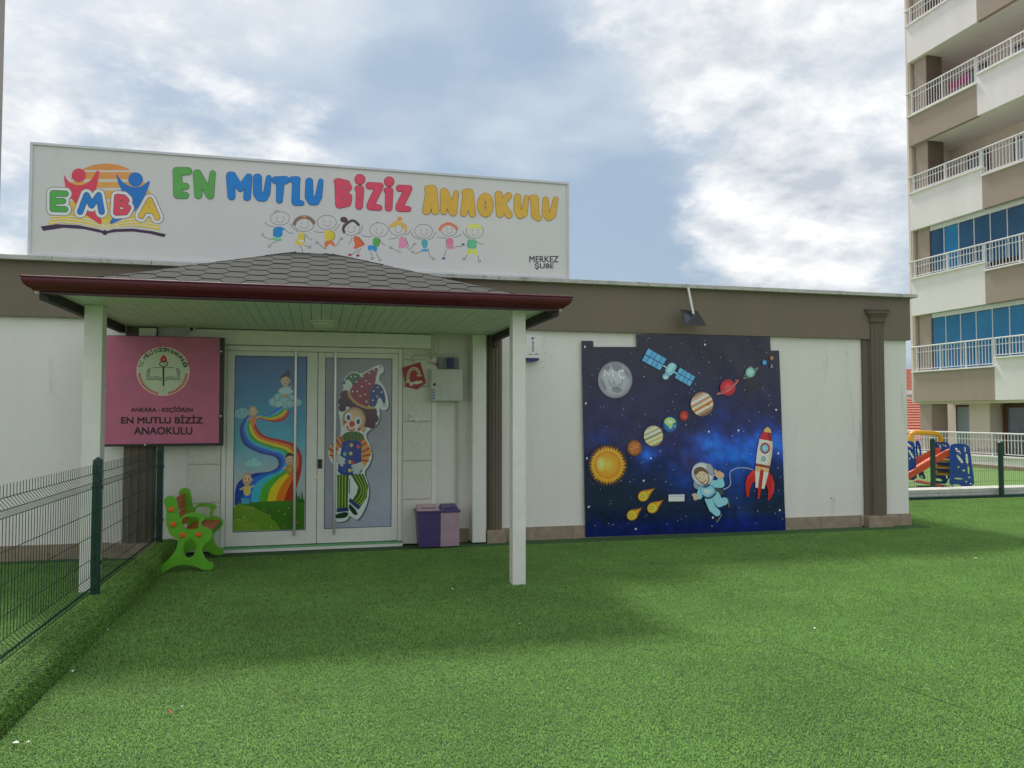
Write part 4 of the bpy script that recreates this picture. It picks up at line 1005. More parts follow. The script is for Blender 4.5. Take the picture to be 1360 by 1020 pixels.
A = mart('v'); striped(379, 524, 46, 49, -24, ['#c4b48c', '#e6dcbc', '#b8a878', '#e8dfc4', '#8f8a58', '#e0d4ac', '#c4ad7c', '#dccf9e', '#a8925e'], '#8a7a50'); A.build('beige_planet', ban, M_printg)
A = mart('o'); A.disc(291, 580, 35, 38, rings=[(0, '#c4783a'), (.7, '#a85e28'), (1, '#5e3418')], n=28)
for k in range(9): A.disc(291+rs.uniform(-20, 20), 580+rs.uniform(-22, 22), rs.uniform(2, 6), rs.uniform(2, 5), rs.choice(['#d88c48', '#8a4c20', '#e09c58']), 9)
A.build('brown_planet', ban, M_printg)
A = mart('sun'); pts = []; n = 34
for k in range(n*2):
    a = math.pi*k/n; r = (84+rs.uniform(-4, 5)) if k % 2 else 73; pts.append((165+r*math.cos(a+.03*(k % 3)), 660+1.05*r*math.sin(a+.03*(k % 3))))
A.fill(ell(165, 660, 93, 98, 40), '#2c2838'); A.fill(ell(165, 660, 85, 90, 40), '#5c3420'); A.fill(pts, '#e8861e')
pts = [(165+(80 if k % 2 else 66)*math.cos(math.pi*k/n+.05), 660+1.05*(80 if k % 2 else 66)*math.sin(math.pi*k/n+.05)) for k in range(n*2)]; A.fill(pts, '#f2a42c')
A.disc(165, 660, 62, 65, rings=[(0, '#f6b84c'), (.5, '#f0a02e'), (.85, '#e88a1c'), (1, '#dc7414')], n=40); A.disc(135, 655, 22, 34, rings=[(0, '#ffe07c'), (1, '#f2ac3c')], n=24); A.build('sun_face', ban, M_printg)
for hx, hy, tx, ty in ((335, 803, 390, 765), (378, 858, 430, 820), (283, 892, 330, 857)):
    A = mart('me'); dx, dy = tx-hx, ty-hy
    ln = math.hypot(dx, dy); ux, uy = dx/ln, dy/ln; px_, py_ = -uy, ux
    for wd, le, cc in ((27, 1.0, '#7c4a20'), (24, .92, '#b8701c'), (19, .78, '#dc9428'), (13, .6, '#f0bc44')):
        pg_ = [(hx+px_*wd, hy+py_*wd), (hx+dx*.35*le+px_*wd*.62, hy+dy*.35*le+py_*wd*.62), (hx+dx*.7*le+px_*wd*.2, hy+dy*.7*le+py_*wd*.2), (tx-dx*(1-le), ty-dy*(1-le)), (hx+dx*.6*le-px_*wd*.35, hy+dy*.6*le-py_*wd*.35), (hx+dx*.3*le-px_*wd*.75, hy+dy*.3*le-py_*wd*.75), (hx-px_*wd, hy-py_*wd), (hx-ux*wd*.8, hy-uy*wd*.8)]
        A.fill(pg_, cc, sm=1)
    A.disc(hx-3, hy+2, 26, 24, rings=[(0, '#f4d850'), (.7, '#e8b838'), (1, '#c47c1c')], n=22, rot=-35); A.stroke(ell(hx-6, hy+3, 10, 9, 12), 3, '#a87c20'); A.stroke([(hx-8, hy+8), (hx-4, hy-2), (hx, hy+6)], 3, '#a87c20')
    A.build('meteor', ban, M_printg)
GR = (910, 560, 130/947)
A = Art(MY-.0130, *GR, GM)
A.stroke([(365, 658), (420, 632), (440, 590), (432, 520), (442, 480), (500, 452), (580, 448), (655, 466)], 12, '#6d7498', 6); A.stroke([(365, 656), (420, 630), (438, 590), (430, 520), (440, 480), (500, 450), (580, 446), (655, 463)], 5, '#a8aecc', 6)
A.build('tether', ban, M_printg)
A = Art(MY-.0140, *GR, GM)
A.fill([(690, 458), (640, 482), (600, 535), (582, 600), (584, 660), (597, 725), (616, 727), (626, 650), (650, 595), (690, 570)], '#b8141e'); A.fill([(690, 458), (640, 482), (600, 535), (582, 600), (584, 640), (600, 590), (630, 535), (690, 505)], '#d8202c')
A.fill([(800, 478), (842, 530), (862, 600), (858, 680), (812, 762), (796, 752), (806, 690), (796, 640), (780, 610)], '#b8141e'); A.fill([(838, 535), (862, 600), (858, 680), (820, 750), (838, 680), (840, 600)], '#d8202c')
A.fill([(795, 50), (816, 62), (830, 85), (833, 110), (757, 96), (768, 70)], '#e8a860'); A.fill([(757, 96), (833, 110), (844, 192), (717, 170), (732, 128)], '#c02028'); A.fill([(800, 103), (833, 110), (844, 192), (805, 186)], '#901820')
A.fill([(717, 168), (844, 190), (846, 240), (838, 330), (820, 427), (683, 402), (694, 300)], '#e8dcc0'); A.fill([(812, 186), (844, 190), (846, 240), (838, 330), (820, 427), (800, 423), (815, 300)], '#c8b898')
A.fill([(683, 402), (820, 427), (815, 452), (680, 428)], '#8c3a28'); A.fill([(680, 428), (813, 452), (806, 492), (677, 478)], '#e8a870'); A.fill([(677, 478), (806, 492), (765, 650), (680, 638)], '#e8dcc0')
A.disc(772, 257, 47, 54, '#7c1c20', 30); A.disc(772, 257, 40, 46, '#b83034', 30); A.disc(772, 257, 33, 38, rings=[(0, '#9cd0ec'), (.7, '#7cb8e0'), (1, '#5890bc')], n=26)
A.disc(757, 360, 21, 25, '#4c4c54', 20); A.disc(757, 360, 15, 19, '#8cb4c8', 18)
A.fill([(722, 482), (732, 460), (748, 460), (758, 485), (742, 620), (718, 745), (698, 742), (704, 640)], '#c01c26'); A.fill([(744, 470), (758, 485), (742, 620), (718, 745), (732, 600)], '#8c141c')
A.build('rocket', ban, M_printg)
A = Art(MY-.0150, *GR, GM)
SU, SUd, SK = '#86c0e0', '#5a94bc', '#d8a888'
A.fill([(275, 615), (330, 635), (372, 680), (360, 715), (310, 700), (280, 660)], '#3c4844', sm=1)
A.blob([[(345, 605, 34), (340, 570, 30)], [(275, 600, 34), (345, 605, 34)]], 30, SUd, 3); A.blob([[(345, 605, 34), (340, 570, 30)], [(275, 600, 34), (345, 605, 34)]], 30, SU)
A.blob([[(318, 515, 26), (348, 520, 28)], [(290, 478, 14), (305, 505, 14)], [(330, 490, 14), (340, 500, 14)]], 20, '#a87860', 3); A.blob([[(318, 515, 26), (348, 520, 28)], [(290, 478, 14), (305, 505, 14)], [(330, 490, 14), (340, 500, 14)]], 20, SK)
A.stroke([(398, 728), (420, 770), (432, 830)], 30, '#28282c', 5); A.stroke([(408, 735), (428, 830)], 8, '#70747c')
A.stroke([(345, 892), (322, 935), (285, 958)], 30, '#28282c', 5); A.stroke([(352, 900), (325, 950), (305, 972)], 6, '#9498a0')
A.blob([[(295, 720, 42), (330, 788, 38), (378, 770, 36)]], 38, '#3c6c94', 4); A.blob([[(295, 720, 42), (330, 788, 38), (378, 770, 36)]], 38, SU)
A.blob([[(225, 750, 34), (262, 840, 34), (308, 882, 32)]], 34, '#3c6c94', 4); A.blob([[(225, 750, 34), (262, 840, 34), (308, 882, 32)]], 34, SU)
A.stroke([(235, 790), (258, 845), (300, 885)], 8, '#a8d8ec', 5); A.stroke([(300, 740), (335, 785), (375, 765)], 8, '#a8d8ec', 5)
A.blob([[(155, 650, 26), (135, 722, 28)]], 28, SUd, 3); A.blob([[(155, 650, 26), (135, 722, 28)]], 28, SU)
A.blob([[(92, 712, 20), (100, 742, 20)], [(72, 708, 9), (90, 715, 10)]], 18, SK)
A.fill([(140, 622), (200, 640), (260, 600), (290, 650), (298, 705), (235, 738), (175, 738), (150, 690)], SUd, sm=1); A.fill([(148, 632), (200, 650), (252, 615), (278, 655), (284, 690), (232, 722), (182, 724), (158, 688)], SU, sm=1)
A.fill([(172, 655), (245, 652), (255, 690), (190, 702)], '#b8dcec', sm=1); A.stroke([(165, 712), (215, 742), (260, 728), (300, 690)], 14, '#283038', 5)
A.disc(108, 612, 26, 42, '#8c94a0', 20, rot=-15); A.disc(168, 508, 106, 118, '#8c909c', 40, rot=-28); A.disc(168, 506, 100, 112, rings=[(0, '#e0e2ea'), (.75, '#d4d6e0'), (1, '#b0b4c0')], n=40, rot=-28)
A.disc(242, 462, 34, 62, '#70747e', 26, rot=-22); A.disc(238, 460, 27, 54, '#9ca0ac', 26, rot=-22); A.stroke([(262, 500), (285, 520), (300, 500)], 10, '#a8acb8', 4)
A.fill([(80, 478), (108, 440), (165, 435), (212, 470), (238, 545), (225, 600), (195, 622), (150, 595), (110, 555), (86, 520)], '#484a52', sm=2); A.fill([(88, 482), (112, 447), (162, 443), (205, 476), (228, 545), (215, 592), (190, 608), (150, 585), (112, 545), (92, 515)], '#e2b898', sm=2)
A.fill([(88, 482), (112, 445), (162, 440), (208, 476), (218, 510), (196, 492), (165, 478), (135, 482), (112, 512), (96, 518)], '#6c4c38', sm=1)
for ex, ey in ((137, 540), (180, 512)): A.disc(ex, ey, 9, 13, '#ffffff', 14); A.disc(ex+1, ey+1, 5, 9, '#28201c', 12)
A.stroke([(150, 582), (175, 588), (205, 562)], 7, '#9c4038', 5); A.stroke([(160, 552), (166, 560), (174, 552)], 4, '#b87c60')
A.build('astronaut', ban, M_printg)
A = mart('w'); A.fill([(450, 798), (524, 797), (524, 829), (450, 830)], '#ececec'); A.fill([(456, 803), (519, 802), (519, 808), (456, 809)], '#b4b4b8'); A.build('white_sticker', ban, M_printg)

# ================================================================== DOOR PICTURES
PY = DY+.014
G4 = (290, 440, 240/816); GD = 2.0
A = Art(PY, *G4, GD)
def q4(p, q=((76, 98), (402, 104), (394, 900), (62, 908))): return lerp(lerp(q[0], q[1], p[0]), lerp(q[3], q[2], p[0]), p[1])
def skyc(x, t):
    c = lerp((0, 62, 112), (58, 132, 156), min(1, t*2.2)) if t < .46 else lerp((58, 132, 156), (138, 146, 148), min(1, (t-.46)*4))
    return tuple(int(v) for v in c)
A.grid(0, 0, 1, 1, 4, 30, skyc, edge=q4)
def cloud(cx, cy, s, c1, c2):
    for dx, dy, r in ((-1.5, .2, .8), (-.7, -.35, .9), (.2, -.6, 1.0), (1.0, -.1, .9), (1.7, .3, .7), (0, .3, 1.1), (-.8, .5, .7), (.8, .5, .7)): A.disc(cx+dx*s, cy+dy*s, r*s, r*s*.85, rings=[(0, c1), (.6, c1), (1, c2)], n=16)
cloud(300, 312, 32, '#7fa0a4', '#4c8290'); cloud(108, 372, 20, '#6a9a9e', '#3f7f8c'); cloud(335, 445, 15, '#3f8a9c', '#2c7488'); cloud(158, 595, 17, '#7aa6a4', '#578e92')
RB = ['#152f78', '#1450a8', '#2c8ca0', '#3a8426', '#b09c18', '#b85c10', '#8c1614']
A.band([(180, 374), (225, 376), (262, 350), (285, 338)], [(180, 389), (240, 408), (295, 402), (322, 366)], RB[1:])
A.band([(132, 378), (98, 430), (112, 505), (180, 548), (255, 568), (271, 605), (235, 632), (150, 645), (85, 690), (72, 785)], [(178, 385), (172, 430), (212, 472), (292, 492), (345, 512), (376, 560), (374, 630), (358, 690), (345, 735), (330, 775)], RB)
A.fill([(69, 800), (90, 775), (150, 772), (250, 766), (330, 764), (389, 758), (387.5, 893), (66, 902)], '#2f5a18')
A.fill([(69, 800), (90, 778), (150, 790), (215, 822), (262, 865), (280, 896), (66, 902)], '#527422'); A.fill([(67, 850), (120, 845), (180, 880), (195, 899), (66, 902)], '#5e7c26')
for k in range(26): A.disc(85+rs.random()*285, 790+rs.random()*98, 3.4, 3.4, rs.choice(['#9c7c6c', '#a85a4c', '#b09a78', '#a8583c']), 7)
for k in range(16): x = 345+k*2.6; A.stroke([(x, 772), (x+rs.uniform(-8, 8), 772-rs.uniform(22, 58))], 4, '#1e4a18', 0, 'end')
SKN = '#a58c6c'
def tot(x, y, s, body, hair=None):
    A.disc(x, y+s*1.75, s*.62, s*.95, rings=[(0, body), (1, '#7c5a28')] if body == '#b08428' else [(0, body), (1, body)], n=18)
    A.stroke([(x-s*.5, y+s*1.3), (x-s*1.15, y+s*1.7)], s*.3, SKN); A.stroke([(x+s*.5, y+s*1.3), (x+s*1.1, y+s*1.0)], s*.3, SKN)
    s *= .92; A.disc(x, y, s*.86, s*1.15, rings=[(0, '#b49a78'), (.75, SKN), (1, '#7a6448')], n=24)
    A.disc(x+s*.86, y+s*.1, s*.16, s*.22, SKN, 10)
    if hair: A.fill([(x-s*.9, y-s*.1), (x-s*.75, y-s*.9), (x-s*.1, y-s*1.35), (x+s*.7, y-s*1.0), (x+s*.85, y-s*.3), (x+s*.3, y-s*.75), (x-s*.4, y-s*.55)], hair, sm=1)
    for e in (-.3, .28): A.disc(x+e*s, y-s*.02, s*.09, s*.14, '#1c1814', 8)
    A.stroke([(x-s*.28, y+s*.45), (x, y+s*.62), (x+s*.28, y+s*.42)], s*.12, '#6c2c20', 3)
tot(157, 362, 24, '#b0682c'); tot(302, 222, 27, '#a87028', '#20161a'); A.disc(315, 190, 12, 16, '#20161a', 10); tot(322, 578, 26, '#b08428', '#2a1a14'); tot(130, 668, 28, '#a89858')
A.fill([(103, 752), (140, 755), (140, 780), (104, 778)], '#3c7c94')
cloud(305, 268, 14, '#8fb0b0', '#6c9ca4')
A.build('rainbow_picture', lfL, M_glazed)
G5 = (400, 470, 140/595); A = Art(PY, *G5, GD)
def q5(p, q=((126, 4), (512, 14), (508, 976), (116, 986))): return lerp(lerp(q[0], q[1], p[0]), lerp(q[3], q[2], p[0]), p[1])
A.grid(0, 0, 1, 1, 6, 16, lambda x, t: tuple(int(v) for v in lerp(lerp((96, 102, 102), (104, 108, 112), x), lerp((122, 126, 138), (132, 136, 150), x), min(1, t*1.15))), edge=q5)
BD = [(236, 165), (245, 135), (270, 108), (305, 98), (338, 115), (385, 85), (430, 62), (458, 62), (468, 85), (462, 110), (446, 112), (438, 150), (468, 180), (488, 235), (495, 290), (482, 318), (455, 318), (440, 302), (446, 350), (430, 400), (382, 432), (362, 460), (392, 520), (402, 575), (385, 625), (352, 672), (378, 725), (384, 790), (370, 850), (345, 905), (318, 940), (292, 925), (272, 912), (262, 938), (230, 948), (192, 950), (186, 915), (196, 840), (192, 700), (196, 640), (160, 600), (150, 545), (175, 498), (222, 470), (226, 400), (208, 320), (212, 250), (240, 200)]
A.fill([(x+9, y+7) for x, y in BD], '#4c5058', sm=1); A.fill(BD, '#a8aeac', sm=1)
for x, y, r in ((250, 235, 30), (235, 270, 26), (232, 305, 22), (265, 265, 34), (300, 285, 34), (350, 310, 34), (395, 330, 34), (412, 365, 26), (395, 395, 26), (370, 385, 30), (360, 345, 34)): A.disc(x, y, r, r, '#3a2228', 18)
A.disc(298, 372, 66, 72, rings=[(0, '#b49878'), (.7, '#a88c6c'), (1, '#84684c')], n=30, rot=10); A.disc(352, 425, 14, 18, '#a08468', 14)
A.disc(284, 414, 42, 26, '#b4a89c', 20, rot=12)
for ex, ey in ((266, 356), (321, 380)): A.disc(ex, ey, 18, 26, '#c4c4bc', 18, rot=8); A.disc(ex+1, ey+3, 10, 16, '#2c4c7c', 14, rot=8); A.disc(ex+1, ey+4, 5, 9, '#101418', 10)
for ex, ey in ((248, 384), (325, 425)): A.fill([(ex-8, ey), (ex, ey-10), (ex+8, ey), (ex, ey+12)], '#8c2c24')
A.fill([(255, 402), (275, 415), (305, 420), (302, 434), (278, 438), (260, 424)], '#8c1c1c', sm=1); A.fill([(262, 410), (280, 419), (300, 423), (290, 430), (270, 424)], '#d0ccc4')
A.disc(287, 396, 16, 16, rings=[(0, '#d03428'), (1, '#8c1410')], n=18)
A.fill([(243, 158), (256, 128), (285, 108), (318, 108), (338, 128), (318, 158), (292, 188), (284, 160), (262, 142)], '#2c5434', sm=1); A.disc(242, 162, 9, 10, '#223c6c', 12)
A.fill([(384, 195), (402, 172), (432, 168), (458, 188), (474, 232), (476, 285), (462, 280), (452, 250), (434, 246), (424, 290), (408, 302), (376, 290)], '#1c3464', sm=1); A.disc(471, 289, 11, 11, '#8c9494', 12); A.disc(449, 70, 10, 11, '#8c9494', 12)
A.fill([(268, 222), (285, 185), (322, 140), (375, 100), (438, 72), (424, 120), (416, 170), (392, 198), (384, 250), (388, 296), (340, 284), (298, 258)], '#74222c', sm=1)
for x, y in ((312, 158), (345, 130), (385, 108), (412, 92), (366, 152), (342, 185), (316, 212), (290, 212), (386, 168), (362, 228), (334, 238), (368, 268), (408, 210), (432, 190), (428, 240), (454, 216), (404, 262), (282, 128), (306, 128)): A.disc(x, y, 5, 5, '#b8b4a8', 8)
A.stroke([(268, 212), (278, 245), (315, 280), (365, 302), (414, 304)], 15, '#96743c', 6)
for st_, in (([[(228, 484, 22), (178, 540, 22), (188, 582, 18)]],), ([[(340, 490, 24), (372, 550, 24), (352, 615, 20)]],)): A.blob(st_, 20, '#a87834')
for p in ([(218, 470), (240, 510)], [(198, 482), (226, 530)], [(172, 506), (208, 546)], [(156, 534), (200, 560)], [(160, 572), (204, 578)], [(322, 505), (352, 478)], [(328, 528), (366, 502)], [(342, 556), (386, 530)], [(346, 578), (394, 568)], [(340, 600), (382, 604)]): A.stroke(p, 10, '#8c2c24')
A.fill([(232, 484), (338, 482), (342, 560), (338, 630), (348, 672), (280, 688), (206, 678), (210, 610), (226, 550)], '#15306c', sm=1); A.fill([(250, 500), (270, 500), (258, 670), (222, 668)], '#1c3c84', sm=1)
A.fill([(226, 468), (250, 442), (300, 436), (345, 448), (358, 474), (336, 492), (312, 484), (290, 494), (266, 484), (244, 494)], '#38582c', sm=1)
for x in (252, 272, 292, 312, 332): A.stroke([(x, 452), (x-3, 484)], 4, '#22401c')
for x, y, c in ((283, 515, '#a89450'), (280, 562, '#a89450'), (276, 610, '#a89450'), (274, 658, '#a89450'), (322, 524, '#a84434'), (290, 612, '#9c2c28'), (246, 565, '#5c9464')): A.disc(x, y, 10, 11, c, 14)
for st_ in ([[(208, 588, 17), (225, 600, 18)], [(225, 600, 9), (242, 596, 7)], [(226, 608, 8), (240, 614, 7)], [(220, 612, 8), (230, 628, 7)]], [[(335, 632, 20), (318, 640, 20)], [(312, 640, 8), (292, 655, 7)], [(318, 650, 8), (300, 672, 7)], [(328, 655, 8), (318, 676, 7)], [(308, 628, 8), (290, 634, 7)]]): A.blob(st_, 10, '#6c7474', 2); A.blob(st_, 10, '#949c9c')
A.fill([(204, 682), (268, 684), (262, 880), (204, 884)], '#2c4418'); A.fill([(282, 684), (350, 676), (378, 745), (370, 810), (332, 868), (284, 832), (312, 790), (322, 752)], '#2c4418')
for x in (214, 231, 248): A.stroke([(x+2, 684), (x, 880)], 6, '#7c8c38')
for p in ([(300, 684), (338, 752), (330, 800), (298, 838)], [(318, 682), (352, 752), (346, 806), (312, 850)], [(338, 680), (366, 752), (360, 808), (326, 858)]): A.stroke(p, 5, '#7c8c38', 5)
A.fill([(202, 872), (266, 866), (268, 888), (200, 894)], '#1c2c5c'); A.fill([(276, 812), (334, 862), (324, 880), (268, 834)], '#1c2c5c')
A.fill([(192, 905), (262, 888), (268, 912), (240, 928), (190, 928)], '#142c1c', sm=1); A.fill([(270, 842), (302, 872), (322, 905), (300, 912), (268, 872)], '#142c1c', sm=1)
A.stroke([(273, 705), (273, 790)], 5, '#2c4870')
A.build('clown_picture', lfR, M_glazed)

# ================================================================== PINK NAME BOARD
KY = 9.500
pk = thing('pink_name_board', 'square pink board with black frame, round emblem and black lettering left of the entrance door', 'signboard', (-1.65, KY, 1.25))
G3 = (120, 420, 200/1020)
a = on_y(137.5, 445, KY); b = on_y(296, 593, KY); a2 = on_y(135, 592, KY)
px0, px1, pz0, pz1 = (a[0]+a2[0])/2-.01, b[0], (b[2]+a2[2])/2, a[2]
mb = MB(); mb.box(px0, px1, KY, KY+.05, pz0, pz1, .004); part('board_frame', mb, M_pink, pk)
for x in (px0+.28, px1-.35):
    mb = MB(); mb.box(x, x+.04, KY+.051, W, pz1-.25, pz1-.21); part('bracket', mb, M_black, pk)
GP = 2.9; A = Art(KY-.001, *G3, GP)
A.grid(0, 0, 1, 1, 10, 10, lambda x, t: (124+int(10*nz(x*4, t*4, 1)), 64, 84), edge=lambda p: lerp(lerp((92, 130), (877, 148), p[0]), lerp((84, 868), (870, 858), p[0]), p[1]))
A.text('ANKARA - KEÇİÖREN', 274, 610, 694, 655, '#16080e', .03); A.text('EN MUTLU BİZİZ', 208, 668, 762, 728, '#16080e', .035); A.text('ANAOKULU', 295, 750, 692, 802, '#16080e', .035)
A.build('board_print', pk, M_print)
for x, z in ((386, 128), (887, 238), (882, 676), (370, 872), (104, 500)):
    q = on_y(120+x*.19608, 420+z*.19608, KY); mb = MB(); mb.lathe((q[0], KY, q[2]), [(.011, 0), (.010, -.004), (.004, -.006)], 10, 'y'); part('screw', mb, M_steel, pk, True)
GL = (170, 450, 95/1140); A = Art(KY-.0025, *GL, GP)
A.disc(558, 518, 424, 390, '#9a8478', 60); A.disc(558, 518, 408, 375, '#7e8470', 60)
word = 'T.C. MİLLİ EĞİTİM BAKANLIĞI'; adv = {'I': .34, 'İ': .34, '.': .3, ' ': .42, 'L': .62, 'T': .66, 'M': .92}
tot_ = sum(adv.get(c, .76) for c in word); s0, s1 = 191, 349; run = 0
for c in word:
    w_ = adv.get(c, .76); an = s0+(s1-s0)*((run+w_/2)/tot_); run += w_
    A.glyph(c, 558+372*math.cos(rad(an)), 518+343*math.sin(rad(an)), 86, an+90, '#0c1010', .018)
A.fill([(558, 240), (575, 275), (592, 265), (612, 300), (625, 330), (622, 362), (520, 362), (512, 325), (528, 292), (540, 285)], '#841818', sm=1); A.fill([(572, 300), (590, 330), (570, 352), (556, 345)], '#a85040', sm=1)
A.stroke(ell(567, 402, 66, 44, 30)+[(633, 402)], 12, '#0e1a10'); A.disc(567, 402, 58, 36, '#6e7660', 24); A.stroke([(505, 368), (630, 368)], 9, '#0e1a10')
A.fill([(540, 445), (590, 445), (578, 470), (578, 750), (552, 752), (552, 470)], '#080c0a')
for sg in (-1, 1):
    X_ = lambda x: 565+sg*(x-565)
    A.stroke([(X_(600), 462), (X_(660), 458), (X_(740), 465)], 8, '#0e2016', 4); A.stroke([(X_(590), 625), (X_(660), 600), (X_(790), 612), (X_(775), 470)], 8, '#0e2016'); A.stroke([(X_(590), 640), (X_(670), 622), (X_(808), 632), (X_(795), 485)], 8, '#0e2016')
    A.stroke([(X_(590), 668), (X_(670), 640), (X_(832), 655), (X_(822), 510), (X_(780), 470)], 11, '#0e2016')
    for k in range(11):
        an = rad(8+k*6.9); r1, r2 = 378, 348
        cx, cy = 558+sg*r1*math.cos(an), 530+r2*math.sin(an); tx, ty = sg*-math.sin(an), math.cos(an); nx, ny = sg*math.cos(an), math.sin(an)
        for e in (-1, 1): A.fill([(cx+tx*20, cy+ty*20), (cx-tx*12+nx*e*26-tx*12, cy-ty*12+ny*e*26-ty*12), (cx-tx*34+nx*e*20, cy-ty*34+ny*e*20), (cx-tx*12, cy-ty*12)], '#841818')
A.build('round_emblem', pk, M_print)
#@@PART4
# ================================================================== WALL FITTINGS
GG = (520, 440, 120/1020)
def gp(cx, cy, y): a = on_y(GG[0]+cx*GG[2], GG[1]+cy*GG[2], y); return (a[0], a[1], a[2])
a = gp(445, 424, 9.60); b = gp(803, 790, 9.60)
gas = thing('meter_cabinet', 'light grey steel gas meter cabinet on the wall above the recycling bin', 'meter cabinet', (a[0], W, b[2]))
mb = MB(); mb.box(a[0]-.008, b[0], 9.61, W+.088, b[2], a[2], .006); part('cabinet_body', mb, M_cabinet, gas)
mb = MB(); mb.box(a[0]+.008, b[0]-.010, 9.597, 9.609, b[2]+.012, a[2]-.012, .003); dr = part('cabinet_door', mb, M_cabinet, gas)
q = gp(486, 600, 9.597); mb = MB(); mb.lathe((q[0], 9.597, q[2]), [(.017, 0), (.016, -.006), (.008, -.008)], 16, 'y'); part('door_lock', mb, M_black, dr, True)
A = Art(9.5955, *GG, 2.6)
for r0, r1 in ((650, 668), (676, 700), (706, 730), (738, 766)):
    A.fill([(452, r0), (492, r0), (492, r1), (452, r1)], '#4c566c'); A.fill([(456, r0+4), (488, r0+4), (488, r0+8), (456, r0+8)], '#7e8678')
A.stroke([(560, 640), (560, 780)], 2.5, '#5c6450'); A.stroke([(560, 576), (720, 576)], 2.5, '#5c6450'); A.build('instruction_label', dr, M_print)
mb = MB(); p0 = gp(530, 300, W+.05); p1 = gp(760, 420, W+.05); mb.box(p0[0], p1[0], W+.04, W+.088, p1[2], p0[2]-.0, .004); part('back_plate', mb, mat('blue_grey_panel', (.30, .33, .36), .5, .1, 10), gas)
mb = MB(); p0 = gp(640, 295, 9.68); p1 = gp(706, 415, 9.68); mb.box(p0[0], p1[0], 9.68, W+.04, p1[2], p0[2], .006); part('regulator', mb, mat('navy_paint', (.03, .04, .14), .4, .1, 9), gas)
p0 = gp(508, 365, 9.66); mb = MB(); mb.lathe((p0[0], 9.68, p0[2]), [(.022, .03), (.024, 0), (.020, -.012), (.008, -.014)], 14, 'y'); part('valve_handle', mb, mat('red_paint', (.50, .03, .03), .4, .1, 8), gas, True)
pipes = thing('gas_pipework', 'cream gas pipes looping above and dropping below the meter cabinet', 'pipe', (a[0], W, 0))
def P(cx, cy, y=9.64): return gp(cx, cy, y)
def bend(a, b, c, r=.03, n=5):
    a, b, c = Vector(a), Vector(b), Vector(c); u = (a-b).normalized()*r; v = (c-b).normalized()*r
    return [tuple((b+u)*(1-t)**2+b*2*t*(1-t)+(b+v)*t*t) for t in [i/n for i in range(n+1)]]
mb = MB(); mb.tube([P(250, 350)]+bend(P(250, 350), P(250, 268), P(440, 268))+bend(P(440, 268), P(772, 268), P(772, 425))+[P(772, 428)], .0125, 10); part('pipe_loop', mb, M_pipe, pipes, True)
mb = MB(); x_ = P(468, 30)[0]; mb.tube([(x_, 9.66, 2.60), (x_, 9.66, P(468, 310)[2])], .022, 12); part('riser_pipe', mb, M_pipe, pipes, True)
mb = MB(); mb.tube([P(400, 355, 9.66), P(508, 358, 9.66)], .010, 8); part('branch_pipe', mb, M_pipe, pipes, True)
mb = MB(); x_ = P(765, 800)[0]; mb.tube([(x_, W+.06, b[2]+.002), (x_, W+.06, .0)], .013, 10); part('down_pipe', mb, M_pipe, pipes, True)
for cx in (440, 500):
    p = P(cx, 268); mb = MB(); mb.tube([(p[0]-.012, p[1], p[2]), (p[0]+.012, p[1], p[2])], .020, 12); part('pipe_fitting', mb, M_pipe, pipes, True)
mb = MB(); p = P(695, 268); mb.tube([(p[0]-.014, p[1], p[2]), (p[0]+.014, p[1], p[2])], .019, 12); part('pipe_fitting', mb, M_pipe, pipes, True)
# red tag
tag_ = thing('red_wall_plaque', 'tilted red five-sided plaque with curved arrow beside the door', 'plaque', gp(250, 500, 9.672))
mb = MB(); T5 = [(118, 412), (325, 348), (388, 580), (292, 656), (164, 626)]
mb.prism([gp(x, y, 9.672) for x, y in T5], (0, .008, 0)); part('plaque_plate', mb, mat('red_enamel', (.40, .018, .016), .35, .08, 7), tag_)
A = Art(9.6712, *GG, 2.3)
A.stroke([(184, 566), (186, 520), (196, 470), (222, 430), (256, 418), (290, 436), (316, 480)], 32, '#8a9070', 5); A.stroke([(184, 566), (186, 520), (196, 470), (222, 430), (256, 418), (290, 436), (312, 474)], 6, '#6c1410', 5)
A.fill([(158, 566), (214, 548), (206, 580), (160, 584)], '#8a9070'); A.fill([(282, 488), (348, 488), (330, 514), (300, 506), (286, 512)], '#8a9070', sm=1)
A.text('EMBA', 204, 562, 352, 600, '#a8ac98', .06, -13); A.build('plaque_print', tag_, M_print)
# switch
q = gp(225, 968, 9.68); sw = thing('bell_switch', 'small white bell switch and junction box beside the door', 'switch', (q[0], 9.685, q[2]))
mb = MB(); mb.box(q[0]-.028, q[0]+.028, 9.662, 9.684, q[2]-.042, q[2]+.042, .005); part('switch_plate', mb, mat('bright_white_plastic', (.80, .80, .76), .4), sw)
mb = MB(); mb.box(q[0]-.018, q[0]+.018, 9.656, 9.661, q[2]-.012, q[2]+.026, .002); part('switch_button', mb, M_cabinet, sw)
r = gp(285, 992, 9.68); mb = MB(); mb.box(r[0]-.030, r[0]+.030, 9.666, 9.684, r[2]-.028, r[2]+.028, .004); part('cable_box', mb, M_trim, sw)
mb = MB(); mb.box(r[0]+.031, r[0]+.16, 9.672, 9.684, r[2]-.008, r[2]+.008); part('trunking', mb, M_trim, sw)
